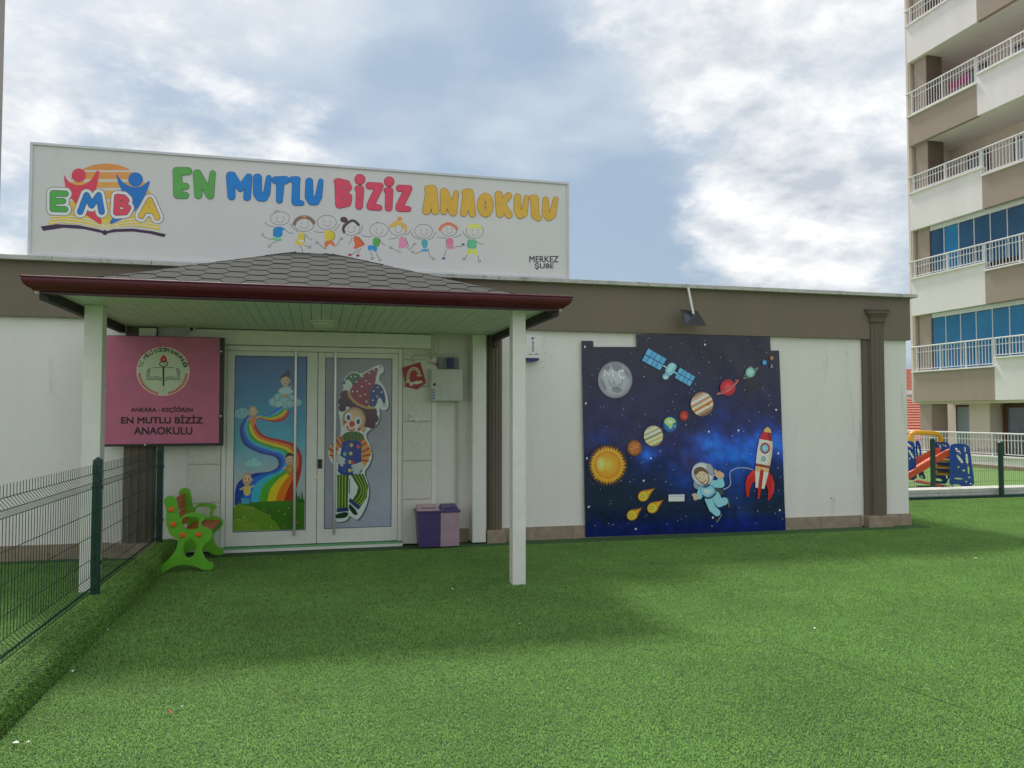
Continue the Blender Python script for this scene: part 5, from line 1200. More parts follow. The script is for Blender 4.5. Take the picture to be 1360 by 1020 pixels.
# alarm siren  (enlargement 680,440)
GA = (680, 440, 50/1020)
def ap(cx, cy, y): return on_y(GA[0]+cx*GA[2], GA[1]+cy*GA[2], y)
a0 = ap(365, 140, 9.63); b0 = ap(745, 820, 9.63); cxm = (a0[0]+b0[0])/2; hw = (b0[0]-a0[0])/2
al = thing('alarm_siren', 'white alarm siren box with dark blue base on the wall behind the canopy post', 'alarm box', (cxm, W, b0[2]))
mb = MB(); out = []
zt, zb = a0[2], ap(500, 720, 9.63)[2]
for k in range(9):
    t = k/8; out.append((cxm+hw*(.86+.14*math.sin(math.pi*.5*min(1, t*1.5))), zb+(zt-zb)*(1-t)))
R_ = [(cxm+hw*.80, zt+.006)]+out; L_ = [(2*cxm-x, z) for x, z in reversed(R_)]
mb.prism([(x, 9.63, z) for x, z in R_+L_], (0, .088, 0)); part('siren_housing', mb, mat('siren_white', (.80, .82, .78), .35, .03, 5), al, bevel=.010)
mb = MB(); n = 14; pts = [(cxm+hw*.98*math.cos(math.pi*k/n), 9.632, zb-.003-(zb-b0[2])*math.sin(math.pi*k/n)**.8) for k in range(n+1)]
mb.prism(pts, (0, .08, 0)); part('siren_strobe', mb, mat('deep_blue_lens', (.008, .012, .16), .2, .05, 5), al, bevel=.004)
A = Art(9.6285, *GA, 1.6); A.text('PRONET', 420, 395, 715, 440, '#1c1a30', .04, 90)
A.disc(560, 215, 24, 24, '#1c1a30', 14); A.disc(568, 218, 15, 16, '#b8bcb8', 14); A.fill([(505, 175), (615, 165), (610, 182), (535, 205)], '#1c1a30')
A.text('444 1 975', 440, 606, 712, 640, '#1c1a30', .04); A.build('siren_lettering', al, M_print)
# floodlight on its arm
GF = (860, 380, 360/1080)
fx, fy, fz = on_y(921, 428, 9.42)
fl = thing('flood_light', 'black square floodlight hanging from a white arm under the coping above the space banner', 'flood light', (fx, 9.66, 3.30))
mb = MB(); p0 = on_y(915, 386, 9.55); p1 = on_y(921, 417, 9.46); mb.tube([(p0[0], 9.57, 3.30), p1], .016, 8); part('arm', mb, M_trim, fl, True)
mb = MB(); Q = [on_y(905, 415, 9.50), on_y(928, 417, 9.50), on_y(938, 433, 9.36), on_y(909, 432, 9.36)]
mb.prism(Q, Vector((0, .035, .045))); part('lamp_body', mb, M_black, fl, bevel=.006)
c_ = sum((Vector(q_) for q_ in Q), Vector())/4; mb = MB(); mb.prism([tuple(c_+(Vector(q_)-c_)*.84+Vector((0, -.0025, -.0035))) for q_ in Q], Vector((0, .002, .0025))); part('lamp_glass', mb, mat('dark_glass', (.03, .04, .07), .1), fl)
for k in range(5):
    t = (k+.5)/5; P0 = Vector(Q[0]).lerp(Vector(Q[1]), t)+Vector((0, .040, .050)); P1 = Vector(Q[3]).lerp(Vector(Q[2]), t)+Vector((0, .040, .050)); mb = MB(); mb.prism([P0, P1, P1+Vector((0, .012, .014)), P0+Vector((0, .012, .014))], (.004, 0, 0)); part('cooling_fin', mb, M_black, fl)
# small old screw holes / marks on the white wall
for k, (u, v, w_, h_) in enumerate(((725, 468, .012, .012), (722, 488, .008, .012), (1089, 491, .014, .010), (1084, 622, .010, .008), (1104, 662, .022, .006), (1108, 664, .014, .004), (1180, 485, .010, .007), (718, 617, .008, .006), (85, 449, .008, .008), (20, 449, .008, .008), (84, 487, .008, .008), (83, 542, .008, .008), (83, 616, .008, .008))):
    q = on_y(u, v, W-.001); mb = MB(); mb.lathe((q[0], W+.001, q[2]), [(w_*.5, 0), (w_*.45, -.003), (w_*.1, -.004)], 7, 'y'); part('wall_plug', mb, M_dark, bld)

# ================================================================== RECYCLING BIN
by, bz = 9.42, on_y(575, 668, 9.40)[2]
x0, x1 = on_y(557, 727, by)[0], on_y(610, 727, by)[0]; xm = (x0+x1)/2+.012
X0, X1 = on_y(553, 680, by)[0], on_y(611, 680, by)[0]; zr = on_y(580, 681, by)[2]
bn = thing('recycling_bin', 'twin compartment recycling bin, dark purple left half and mauve right half, by the wall', 'recycling bin', ((x0+x1)/2, by+.12, 0))
def tub(xa, xb, xa2, xb2, m, name):
    mb = MB(); y0, y1, Y0, Y1 = by, by+.22, by-.02, by+.24
    v = [mb.bm.verts.new(p) for p in ((xa, y0, .0), (xb, y0, .0), (xb, y1, .0), (xa, y1, .0), (xa2, Y0, zr), (xb2, Y0, zr), (xb2, Y1, zr), (xa2, Y1, zr))]
    for f in ((0, 1, 2, 3), (4, 7, 6, 5), (0, 4, 5, 1), (1, 5, 6, 2), (2, 6, 7, 3), (3, 7, 4, 0)): mb.bm.faces.new([v[i] for i in f])
    return part(name, mb, m, bn, bevel=.010)
tub(x0, xm-.001, X0+.012, xm-.001, M_bin_dark, 'tub'); tub(xm+.001, x1, xm+.001, X1-.012, M_bin_light, 'tub')
mb = MB(); mb.box(X0-.004, X1+.004, by-.032, by+.25, zr, zr+.030, .010); part('rim', mb, M_bin_dark, bn)
for xa, xb, m in ((X0+.012, xm-.008, M_bin_lidp), (xm+.008, X1-.012, M_bin_dark)):
    mb = MB(); v = [mb.bm.verts.new(p) for p in ((xa, by-.02, zr+.03), (xb, by-.02, zr+.03), (xb, by+.24, zr+.03), (xa, by+.24, zr+.03), (xa+.02, by+.005, zr+.050), (xb-.02, by+.005, zr+.050), (xb-.02, by+.22, zr+.085), (xa+.02, by+.22, zr+.085))]
    for f in ((0, 1, 2, 3), (4, 7, 6, 5), (0, 4, 5, 1), (1, 5, 6, 2), (2, 6, 7, 3), (3, 7, 4, 0)): mb.bm.faces.new([v[i] for i in f])
    ld = part('lid', mb, m, bn, bevel=.008)
    mb = MB(); mb.box(xa+.05, xb-.05, by+.015, by+.03, zr+.052, zr+.062, .003); part('lid_grip', mb, M_bin_dark, ld)

# ================================================================== TOY BENCH
GB = (190, 630, 120/816)
BY = 8.565
bench = thing('toy_bench', 'lime green plastic children\'s bench with orange slats and bolts beside the fence', 'bench', (-1.25, 9.0, 0))
def bp(cx, cy):
    q = on_y(GB[0]+cx*GB[2], GB[1]+cy*GB[2], BY); return (q[0], q[2])
out = smooth_closed([(140, 905), (136, 845), (165, 838), (225, 792), (290, 715), (312, 650), (312, 602), (262, 580), (232, 545), (222, 500), (208, 470), (206, 400), (212, 320), (184, 280), (190, 238), (225, 212), (265, 212), (298, 240), (308, 300), (320, 372), (335, 420), (365, 380), (420, 364), (500, 366), (550, 378), (566, 405), (550, 430), (528, 440), (524, 492), (575, 500), (618, 525), (630, 565), (612, 608), (560, 645), (528, 690), (540, 750), (580, 812), (632, 812), (636, 870), (600, 884), (535, 880), (480, 850), (410, 832), (330, 832), (255, 860), (200, 895), (165, 904)], 1)
hole1 = ell(420, 690, 56, 84, 22, 12); hole2 = smooth_closed([(345, 448), (360, 410), (400, 398), (495, 402), (508, 425), (500, 468), (496, 508), (440, 516), (385, 514), (358, 490)], 1)
minz = min(bp(*p)[1] for p in out)
def side(y, th=.045, sgn=1):
    mb = MB(); f = lambda pts: [(bp(*p)[0], y, bp(*p)[1]-minz) for p in pts]
    mb.prism(f(out), (0, th, 0), [f(hole1), f(hole2)]); s_ = part('side_frame', mb, M_lime, bench, True, bevel=.006)
    mb = MB()
    c = bp(420, 690)
    yy = y if sgn < 0 else y+th
    rim = [(bp(*p)[0], yy+sgn*.0, bp(*p)[1]-minz) for p in ell(420, 690, 72, 102, 26, 12)]
    mb.tube(rim+[rim[0]], .006, 6, False); part('moulded_rib', mb, M_lime, s_, True)
    return s_
side(BY, sgn=-1); side(9.445, sgn=-1)
for cx, cy in ((257, 333), (272, 468), (358, 566), (502, 560)):
    x, z = bp(cx, cy); mb = MB(); mb.lathe((x, BY, z-minz), [(.028, 0), (.028, -.012), (.020, -.020), (.004, -.022)], 18, 'y'); part('bolt_cap', mb, M_orange, bench, True)
def slat(cx0, cy0, cx1, cy1, th=.022):
    a_, b_ = bp(cx0, cy0), bp(cx1, cy1); d = Vector((b_[0]-a_[0], 0, b_[1]-a_[1])); n_ = Vector((-d.z, 0, d.x)).normalized()*th
    A_ = Vector((a_[0], BY+.046, a_[1]-minz)); B_ = Vector((b_[0], BY+.046, b_[1]-minz))
    mb = MB(); mb.prism([A_, B_, B_+n_, A_+n_], (0, 9.444-BY-.046, 0)); return part('slat', mb, M_rust, bench, True, bevel=.007)
slat(252, 395, 246, 265); slat(282, 540, 258, 412)
slat(330, 572, 455, 546); slat(468, 546, 600, 552)

# ================================================================== SIDE FENCE (welded mesh with V folds)
def fence_post(parent, x, y, z0, z1, s=.030):
    mb = MB(); mb.box(x-s, x+s, y-s, y+s, z0, z1-.035, .004); p = part('fence_post', mb, M_fence, parent)
    mb = MB(); b_ = [mb.bm.verts.new((x+a*(s+.003), y+b_*(s+.003), z1-.034)) for a, b_ in ((-1, -1), (1, -1), (1, 1), (-1, 1))]; t_ = mb.bm.verts.new((x, y, z1))
    mb.bm.faces.new(b_[::-1]); [mb.bm.faces.new([b_[i], b_[(i+1) % 4], t_]) for i in range(4)]
    part('post_cap', mb, M_fence, p); return p
fence = thing('side_mesh_fence', 'dark green welded mesh fence with folded wires standing on the turf kerb at the left', 'fence', (FX, 6.86, KZ))
posts = [1.72, 4.29, 6.86, 9.44]
for y in posts: fence_post(fence, FX, y, KZ-.02, 1.262)
VP_ = [(0, .205), (0, .235), (.045, .285), (0, .335), (0, 1.020), (.045, 1.075), (0, 1.130), (0, 1.205)]
mb = MB(); mb.tube([(o_, 0, z) for o_, z in VP_], .0021, 5); vw = mb.mesh('vertical_wire', (0, 0, 0), True); vw.materials.append(M_fence_wire)
for i in range(3):
    ya, yb = posts[i]+.04, posts[i+1]-.04; n = int((yb-ya)/.05)
    for k in range(n+1): piece('vertical_wire', vw, fence, (FX-.002, ya+(yb-ya)*k/n, 0))
    for o_, z in ((0, .215), (0, .240), (.040, .285), (0, .338), (0, .47), (0, .65), (0, .83), (0, 1.018), (.040, 1.075), (0, 1.132)):
        mb = MB(); mb.tube([(FX+.003+o_, ya-.02, z), (FX+.003+o_, yb+.02, z)], .0028, 5); part('horizontal_wire', mb, M_fence_wire, fence, True)
for y in posts[2:]:
    for z in (.40, 1.0):
        mb = MB(); mb.box(FX-.045, FX+.034, y+.012, y+.048, z, z+.03, .002); part('wire_clamp', mb, M_fence, fence)

# ================================================================== PLAYGROUND BEYOND THE YARD
FY = 12.50
M_white_stone = mat('white_kerb', (.66, .66, .60), .7, .12, 8, .002, 30, stain=(6, .35, (.35, .33, .28), .55))
kb = []
for k in range(12):
    mb = MB(); xa = 7.6+k*1.0; mb.box(xa+.004, xa+.996, FY+.10, FY+.52, -.02, .155, .010); o = bpy.data.objects.new('kerb_stone', mb.mesh('kerb_stone')); COL.objects.link(o); o.data.materials.append(M_white_stone); kb.append(o)
kr = bpy.data.objects.new('white_kerb', None); COL.objects.link(kr); kr['kind'] = 'structure'; kr.location = (0, 0, 0)
for o in kb: o.parent = kr
mb = MB(); mb.box(7.6, 19.2, FY-.02, FY+.098, -.03, .030); o = part('gap_shade_strip', mb, M_fence, kr)  # dark strip laid to paint the shaded gap along the kerb foot
pf = thing('yard_mesh_fence', 'dark green welded mesh fence at the right end of the yard before the playground', 'fence', (12.95, FY, 0))
for x in (7.95, 10.45, 12.95, 15.45, 17.95):
    fence_post(pf, x, FY, -.02, 1.08, .034)
    mb = MB(); mb.box(x-.05, x+.05, FY-.05, FY-.036, .80, .98, .003); part('wire_clamp', mb, M_fence, pf)
for i in range(4):
    xa, xb = 7.99+2.5*i, 10.41+2.5*i; n = 48; wb = MB()
    for k in range(n+1):
        x = xa+(xb-xa)*k/n; wb.tube([(x, FY+o_, z*.86-.10) for o_, z in VP_], .0022, 3, False)
    for z in (.09, .30, .50, .70, .90): wb.tube([(xa-.02, FY+.004, z), (xb+.02, FY+.004, z)], .0026, 3, False)
    part('mesh_panel', wb, M_fence_wire, pf, kind='stuff')
d_ = ray(1239.5, 640); t_ = 13.15/d_[1]; mb = MB(); s_ = .035; px_ = d_[0]*t_
p2 = thing('fence_end_post', 'single dark green fence post standing in front of the orange slide', 'post', (px_, 13.15, 0))
mb.box(px_-s_, px_+s_, 13.115, 13.185, -.02, 1.08, .004); part('post_tube', mb, M_fence, p2)
mb = MB(); mb.lathe((px_, 13.15, 1.08), [(.044, 0), (.04, .02), (.01, .035)], 12); part('post_cap', mb, M_fence, p2, True)
# plastic slide set
PO = Vector((13.05, 14.35, 0)); ax = Vector((.733, -.680, 0)); ay = Vector((.680, .733, 0))
ps = thing('plastic_slide_set', 'plastic play set with orange slide, blue openwork panels and yellow arch', 'slide', PO)
SC = 1/62.0
def LP(u, v, d=0.0):   # local picture-like frame of the set: u across, v height, d depth
    return PO+ax*((u-1245)*SC)+ay*d+Vector((0, 0, max(0, (647-v)*SC)))
GQ = (1195, 560, 110/1020)
def gq(cx, cy, d=0.0): return LP(GQ[0]+cx*GQ[2], GQ[1]+cy*GQ[2], d)
def bpanel(out, holes, d, th=.06, name='climbing_panel'):
    mb = MB(); mb.prism([gq(*p, d) for p in smooth_closed(out, 1)], ay*th, [[gq(*p, d) for p in h] for h in holes]); return part(name, mb, M_bluep, ps, bevel=.008)
bpanel([(638, 805), (645, 560), (652, 290), (680, 255), (770, 248), (850, 262), (872, 330), (890, 520), (915, 800)],
       [ell(742, 340, 16, 48, 12, -38), ell(760, 440, 16, 62, 12, -32), ell(815, 320, 15, 34, 12, -8), ell(835, 440, 13, 70, 14, -4), ell(850, 570, 10, 55, 12, -3), ell(738, 540, 16, 12, 10), ell(800, 580, 18, 12, 10), ell(856, 662, 13, 11, 10), ell(822, 715, 14, 10, 10), ell(868, 738, 11, 10, 10), ell(740, 682, 48, 10, 12), ell(720, 765, 46, 14, 12, 4)], -.10)
bpanel([(440, 790), (448, 560), (455, 300), (480, 255), (560, 240), (640, 255), (662, 300), (662, 790)],
       [ell(545, 300, 12, 44, 12, -30), ell(600, 295, 26, 12, 10, 20), ell(500, 570, 10, 10, 8), ell(520, 740, 46, 18, 12, 8), ell(615, 690, 9, 36, 10, -10)], .75)
bpanel([(105, 700), (118, 300), (140, 245), (200, 228), (250, 240), (272, 300), (278, 560), (285, 740)],
       [ell(205, 290, 14, 52, 12, -45), ell(225, 400, 14, 62, 12, -28), ell(155, 335, 16, 8, 8), ell(205, 455, 8, 16, 8)], .05)
bpanel([(278, 700), (268, 300), (262, 240), (300, 232), (322, 270), (335, 420), (350, 640), (385, 745)], [ell(298, 370, 10, 70, 12, -4), ell(330, 700, 20, 8, 8, 20)], .62)
mb = MB(); arch = spline([gq(232, 250, .1), gq(222, 170, .15), (gq(262, 128, .2)), gq(400, 128, .4), gq(510, 142, .6), gq(552, 180, .7), gq(556, 240, .75)], 6); mb.tube(arch, .052, 10); part('arch_bar', mb, mat('yellow_plastic', (.80, .42, .02), .35, .06, 8), ps, True)
# slide chute: channel swept from platform to ground
top = [gq(625, 395, .1), gq(550, 405, .1), gq(430, 482, .1), gq(260, 600, .06), gq(110, 700, .02), gq(20, 735, .0)]; wv = (ax*.30-ay*.30)/.48
top = spline([tuple(p) for p in top], 4); mb = MB(); sec = [(-.24, .13), (-.21, .14), (-.20, .02), (.20, .02), (.21, .14), (.24, .13), (.235, -.02), (-.235, -.02)]
rings = []
for p in top: rings.append([mb.bm.verts.new(Vector(p)+wv*a+Vector((0, 0, b_))) for a, b_ in sec])
for r0, r1 in zip(rings[:-1], rings[1:]):
    for i in range(8): mb.bm.faces.new([r0[i], r0[(i+1) % 8], r1[(i+1) % 8], r1[i]])
mb.bm.faces.new(rings[0]); mb.bm.faces.new(rings[-1][::-1]); part('slide_chute', mb, mat('orange_red_plastic', (.78, .085, .02), .35, .07, 7), ps, True)
M_yb = mat('brown_yellow_plastic', (.42, .22, .03), .5, .08, 8)
for k, (cx, cy) in enumerate(((610, 490), (610, 570), (600, 650))):
    mb = MB(); c = gq(cx, cy, .3); mb.prism([c-ax*.22-ay*.3, c+ax*.22-ay*.3, c+ax*.22+ay*.35, c-ax*.22+ay*.35], (0, 0, .05)); part('step', mb, M_yb, ps, bevel=.006)
mb = MB(); mb.prism([gq(240, 745, .02), gq(270, 735, .02), gq(640, 805, .02), gq(600, 812, .02)], ay*.5); part('base_brace', mb, mat('dusty_red_plastic', (.45, .06, .05), .4, .1, 8), ps)
# parapet wall with white railing in front of the tower
WX = 19.3
M_cream = mat('cream_render', (.76, .67, .56), .85, .06, 1.5, .003, 40, stain=(1.6, .2, (.3, .26, .18), .6), streak=True)
M_twhite = mat('tower_white_render', (.88, .82, .80), .85, .05, 1.3, .003, 40, stain=(1.4, .18, (.36, .35, .3), .6), streak=True)
M_ttaupe = mat('tower_taupe_render', (.40, .315, .26), .85, .05, 1.3, .003, 40, stain=(1.4, .2, (.14, .115, .09), .6), streak=True)
M_rail = mat('white_railing', (.72, .72, .72), .4, .05, 6)
pw = thing('terrace_wall', 'low pale parapet wall with white metal railing below the apartment tower', 'wall', (WX, 20, 0))
mb = MB(); mb.box(WX, WX+.2, 11, 31, -.02, .32); part('wall_body', mb, M_twhite, pw)
mb = MB(); mb.box(WX-.04, WX-.001, 11, 31, -.02, .10); part('skirting_stone', mb, M_skirt, pw)
mb = MB(); mb.box(WX-.03, WX+.23, 11, 31, .322, .37, .005); part('coping_stone', mb, M_twhite, pw)
def railing(parent, x, ya, yb, zb, zt, gap=.115, post=1.25, mid=True, over=0.0):
    mb = MB(); mb.tube([(x, ya, zt), (x, yb+over, zt)], .026, 8); part('top_rail', mb, M_rail, parent, True)
    mb = MB(); mb.box(x-.012, x+.012, ya, yb, zb+.05, zb+.075)
    part('bottom_rail', mb, M_rail, parent)
    if mid: mb = MB(); mb.box(x-.010, x+.010, ya, yb, zt-.20, zt-.18); part('mid_rail', mb, M_rail, parent)
    n = max(1, round((yb-ya)/post))
    for k in range(n+1):
        y = ya+(yb-ya)*k/n; mb = MB(); mb.box(x-.020, x+.020, y-.020, y+.020, zb, zt-.02); part('rail_post', mb, M_rail, parent)
    mb = MB(); m_ = int((yb-ya)/gap)
    for k in range(m_): y = ya+(yb-ya)*(k+.5)/m_; mb.box(x-.009, x+.009, y-.009, y+.009, zb+.06, zt-.02)
    part('balusters', mb, M_rail, parent, kind='stuff')
railing(pw, WX+.1, 11, 31, .37, 1.03, .11, 1.3)

# ================================================================== APARTMENT TOWER
TX = 19.7
tw = thing('apartment_tower', 'tall apartment block with white and taupe balcony bands and blue glazed balconies at the right', 'building', (TX, 22.5, 0))
Y0, Y1, YD = 8.0, 22.45, 19.42
mb = MB(); mb.box(TX+1.75, 42, Y0, 22.9, -.1, 40); part('main_wall', mb, M_cream, tw)
mb = MB(); mb.box(TX+.12, TX+1.74, 22.48, 22.66, 2.0, 40); part('corner_wall', mb, M_cream, tw)
M_glass = mat('blue_tinted_glass', (.015, .085, .18), .08, .35, .7, spec=.35)
M_glassb = mat('bright_blue_glass', (.010, .17, .36), .10, .30, .8, spec=.3)
M_glassf = mat('pale_curtain_glass', (.30, .36, .38), .12, .12, 2)
M_wood = mat('brown_door_frame', (.10, .035, .02), .5, .1, 8)
M_dtaupe = mat('pillar_taupe', (.16, .12, .085), .85, .06, 2)
for k in range(9):
    B = 2.02+2.93*k; lowt, hight = B+1.04, B+1.29
    farhigh = (k % 4 in (1, 2)) if k < 4 else (k % 2 == 0)
    fz = hight if farhigh else lowt; nz_ = lowt if farhigh else hight
    fm, nm = (M_twhite, M_ttaupe) if farhigh else (M_ttaupe, M_twhite)
    yd = (19.15, 19.42, 19.45, 19.56, 19.5)[min(k, 4)]
    mb = MB(); mb.box(TX, TX+.14, yd+.001, Y1, B, fz-.05); part('balcony_parapet', mb, fm, tw)
    mb = MB(); mb.box(TX-.004, TX+.14, 13.2, yd-.001, B, nz_-.05); part('balcony_parapet', mb, nm, tw)
    mb = MB(); mb.box(TX, TX+.14, Y0, 13.19, B, fz-.05); part('balcony_parapet', mb, fm, tw)
    mb = MB(); mb.box(TX-.07, TX+.18, yd-.03, Y1+.03, fz-.05, fz, .006); part('parapet_ledge', mb, M_twhite, tw)
    mb = MB(); mb.box(TX-.075, TX+.182, 13.2, yd-.031, nz_-.05, nz_, .006); part('parapet_ledge', mb, M_twhite, tw)
    mb = MB(); mb.box(TX+.141, TX+1.745, Y0, Y1, B+.004, B+.24); part('balcony_slab', mb, M_twhite, tw)
    railing(tw, TX+.03, yd+.05, 22.30, fz, B+1.86, .115, 1.15, over=.28)
    railing(tw, TX+.03, 13.3, yd+.02, nz_, B+1.86, .115, 1.15)
    # pillar
    zt_ = B+2.93
    mb = MB(); mb.box(TX+.16, TX+.80, 21.78, 22.30, B+.24, zt_); part('pillar', mb, M_ttaupe, tw)
    mb = MB()
    for j in range(6): mb.box(TX+.17+j*.104, TX+.268+j*.104, 21.760, 21.779, B+.24, zt_)
    part('pillar_cladding', mb, M_dtaupe, tw, kind='stuff')
    if k in (0, 1):
        n = 8
        for j in range(n):
            ya = 21.80-j*.605; mb = MB(); mb.box(TX+.20, TX+.215, ya-.585, ya-.025, fz+.02, B+2.76); part('window_pane', mb, M_glassb if (k == 0) != (j in (1, 7) and k == 1) else M_glass, tw)
            mb = MB(); mb.box(TX+.18, TX+.235, ya-.022, ya+.0, fz, B+2.80); part('mullion', mb, M_rail, tw)
        mb = MB(); mb.box(TX+.17, TX+.24, 16.9, 21.83, B+2.78, B+2.92); part('head_frame', mb, M_rail, tw)
    else:
        mb = MB(); mb.box(TX+1.66, TX+1.744, 19.0, 19.9, B+.26, B+2.45); d1 = part('balcony_door', mb, M_wood, tw)
        mb = MB(); mb.box(TX+1.64, TX+1.659, 19.1, 19.8, B+.5, B+2.35); part('pane', mb, M_glassf, d1)
        mb = MB(); mb.box(TX+1.66, TX+1.744, 20.8, 21.7, B+1.1, B+2.45); w1 = part('window', mb, M_wood, tw)
        mb = MB(); mb.box(TX+1.64, TX+1.659, 20.9, 21.6, B+1.2, B+2.35); part('pane', mb, M_glassf, w1)
        mb = MB(); mb.box(TX+.801, TX+1.744, 22.36, 22.50, B+.24, B+1.5); part('end_parapet', mb, M_cream, tw)
        mb = MB(); mb.lathe((TX+.75, 18.35, zt_-.002), [(.14, 0), (.14, -.03), (.06, -.06)], 16); part('ceiling_lamp', mb, M_trim, tw, True)
for ya, yb in ((21.60, 22.35),):
    mb = MB(); mb.box(TX+.16, TX+.80, ya+.24, yb, -.1, 2.02); part('pillar', mb, M_ttaupe, tw)
mb = MB(); mb.box(TX+.14, TX+1.74, Y0, Y1, 1.94, 2.018); part('ground_soffit', mb, M_cream, tw)
mb = MB(); mb.box(TX+.80, TX+1.745, 20.15, 20.95, -.1, 1.94); part('ground_wall', mb, M_cream, tw)
mb = MB(); mb.box(TX+.90, TX+.98, 20.96, 21.60, -.1, 1.90); g1 = part('terrace_door', mb, M_wood, tw)
mb = MB(); mb.box(TX+.88, TX+.899, 21.02, 21.52, .0, 1.84); part('pane', mb, M_glassf, g1)
mb = MB(); mb.box(TX+1.2, TX+1.28, 18.9, 20.05, -.1, 1.90); g2 = part('terrace_door', mb, M_wood, tw)
mb = MB(); mb.box(TX+1.18, TX+1.199, 18.98, 19.85, .0, 1.80); part('pane', mb, mat('dusk_glass', (.10, .13, .16), .08, .3, 1.5), g2)
mb = MB(); mb.box(TX+.95, TX+1.745, 17.2, 18.85, -.1, 1.94); part('ground_wall', mb, M_cream, tw)
mb = MB(); mb.box(TX+.06, TX+.10, 22.50, 22.54, 2.1, 40); part('rain_pipe', mb, M_cream, tw)
q = Vector((TX+.10, 20.45, 12.1)); ck = thing('pink_cloth', 'pink cloth hung over the fourth floor balcony railing of the tower', 'cloth', q)
mb = MB(); P_ = []
for i in range(9):
    y = 19.9+.9*i/8; P_.append((TX+.10+.012*math.sin(i*1.9), y, 12.35+.02*math.sin(i)))
Q_ = [(p[0]+.004, p[1], 12.08+.02*math.cos(i*2.1)) for i, p in enumerate(P_)]
for i in range(8): mb.quad(P_[i], P_[i+1], Q_[i+1], Q_[i])
bmesh.ops.solidify(mb.bm, geom=mb.bm.faces[:], thickness=.006); part('cloth_sheet', mb, mat('pink_fabric', (.62, .07, .28), .8, .15, 8), ck)

# ================================================================== FAR HOUSES
def house(name, label, x0, x1, y0, y1, ze, zr_, mw, mr, dz=.32):
    h = thing(name, label, 'house', ((x0+x1)/2, y0, 0))
    mb = MB(); mb.box(x0+.3, x1-.3, y0+.5, y1, -.5, ze); part('wall', mb, mw, h)
    L = math.hypot(y1-y0, zr_-ze); n = int(L/dz); rows = MB()
    for k in range(n):
        t0, t1 = k/n, (k+1)/n; a_ = (y0+(y1-y0)*t0, ze+(zr_-ze)*t0); b_ = (y0+(y1-y0)*t1, ze+(zr_-ze)*t1)
        mb = MB(); mb.prism([(x0, a_[0]-.04, a_[1]+.05), (x0, b_[0], b_[1]), (x0, b_[0], b_[1]-.06), (x0, a_[0], a_[1]-.04)], (x1-x0, 0, 0)); part('tile_course', mb, mr, h)
    mb = MB(); mb.box(x0, x1, y0-.12, y0-.001, ze-.30, ze-.02); part('eaves_board', mb, M_twhite, h)
    for x in (x0+1.5, x0+4.0, x0+6.5):
        mb = MB(); mb.box(x, x+1.1, y0+.44, y0+.499, ze-1.9, ze-.7); w = part('window', mb, M_rail, h)
        mb = MB(); mb.box(x+.1, x+1.0, y0+.42, y0+.439, ze-1.8, ze-.8); part('pane', mb, M_glassf, w)
    mb = MB(); mb.box(x0+2, x0+2.7, y1-1.2, y1-.5, zr_-.8, zr_+1.0); part('chimney', mb, M_ttaupe, h)
M_tile = mat('red_roof_tile', (.48, .17, .12), .8, .16, 3, .01, 12, stain=(2, .3, (.25, .10, .08), .55))
d = ray(1212, 550); f35 = 33/d[1]; f50 = 46/d[1]
house('tile_roofed_house', 'low house with pinkish red tiled roof beyond the terrace railing', d[0]*f35-7, d[0]*f35+5.0, 31.5, 36.5, .35, EYE+24*38/1035, M_cream, M_tile)
house('tile_roofed_house', 'higher house with red tiled roof and white eaves behind the low tiled house', d[0]*f50-6, d[0]*f50+6, 44, 49, 1.6+32*52/1035, 1.6+62*56/1035, M_twhite, M_tile)
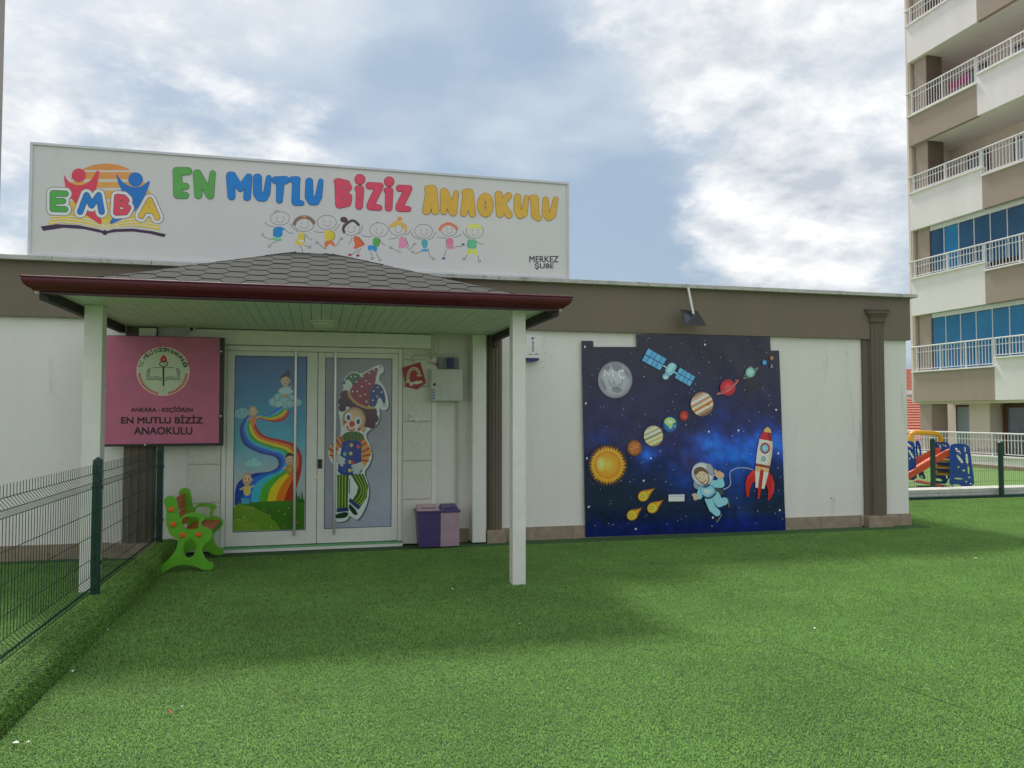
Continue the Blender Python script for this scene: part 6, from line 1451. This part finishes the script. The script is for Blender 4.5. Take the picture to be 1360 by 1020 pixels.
# neighbouring block at the far left edge
dl = ray(7, 0); fl_ = 44/dl[1]; xr = dl[0]*fl_
nb = thing('grey_tower_block', 'tall grey tower block whose edge shows at the far left', 'building', (xr, 30, 0))
mb = MB(); mb.box(xr-16, xr, 30, 44, 0, 34); part('wall', mb, mat('grey_render', (.36, .34, .31), .85, .08, 1.0, .003, 30), nb)
for k in range(11):
    mb = MB(); mb.box(xr-16.05, xr+.05, 29.93, 29.999, 1.2+3*k, 1.45+3*k); part('string_course', mb, M_twhite, nb)
    for j in range(4):
        x = xr-14.5+j*3.8; mb = MB(); mb.box(x, x+1.4, 29.95, 29.998, 1.9+3*k, 3.4+3*k); w = part('window', mb, M_rail, nb)
        mb = MB(); mb.box(x+.08, x+1.32, 29.93, 29.949, 1.98+3*k, 3.32+3*k); part('pane', mb, M_glassf, w)

# ================================================================== LITTER
M_scrap = mat('white_paper', (.78, .80, .70), .7)
for k, (u, v, s_) in enumerate(((96, 891, .016), (20, 986, .02), (38, 985, .012), (242, 938, .008), (1296, 741, .022), (1084, 724, .014), (1082, 834, .014), (1108, 792, .008), (1184, 809, .008), (770, 724, .012), (601, 782, .010), (143, 836, .010), (690, 828, .009))):
    g = on_g(u, v, .006); mb = MB(); a_ = k*1.3; n = 6
    top_ = [(g[0]+s_*math.cos(a_+i*1.05)*(1 if i % 2 else .55), g[1]+s_*.7*math.sin(a_+i*1.05), .006+.004*math.sin(i*2.1+k)) for i in range(n)]
    c = mb.bm.verts.new((g[0], g[1], .012)); vs = [mb.bm.verts.new(p) for p in top_]
    for i in range(n): mb.bm.faces.new([c, vs[i], vs[(i+1) % n]])
    simple('paper_scrap', 'tiny crumpled white paper scrap on the turf '+('beside the kerb near the left edge', 'at the bottom left corner', 'just right of the bottom left corner scrap', 'below the canopy shadow near the red petal', 'far right, largest of the scraps', 'in front of the space banner right side', 'in the open sunlit middle right', 'right of centre behind the seam', 'at the right between seam and fence', 'in front of the space banner left side', 'under the canopy in front of the bin', 'in the shade beside the kerb', 'directly in front of the right canopy post')[k], 'litter', mb, M_scrap, (g[0], g[1], 0), 'white paper scraps on the turf')
g = on_g(225, 946, .008); mb = MB(); mb.tube([(g[0]-.012, g[1]+.02, .006), (g[0], g[1], .014), (g[0]+.012, g[1]-.018, .006)], .006, 6, True, [.003, .008, .003])
simple('fallen_petal', 'small curled pink and red petal lying on the turf near the kerb', 'petal', mb, mat('pink_petal', (.5, .10, .12), .6), (g[0], g[1], 0))
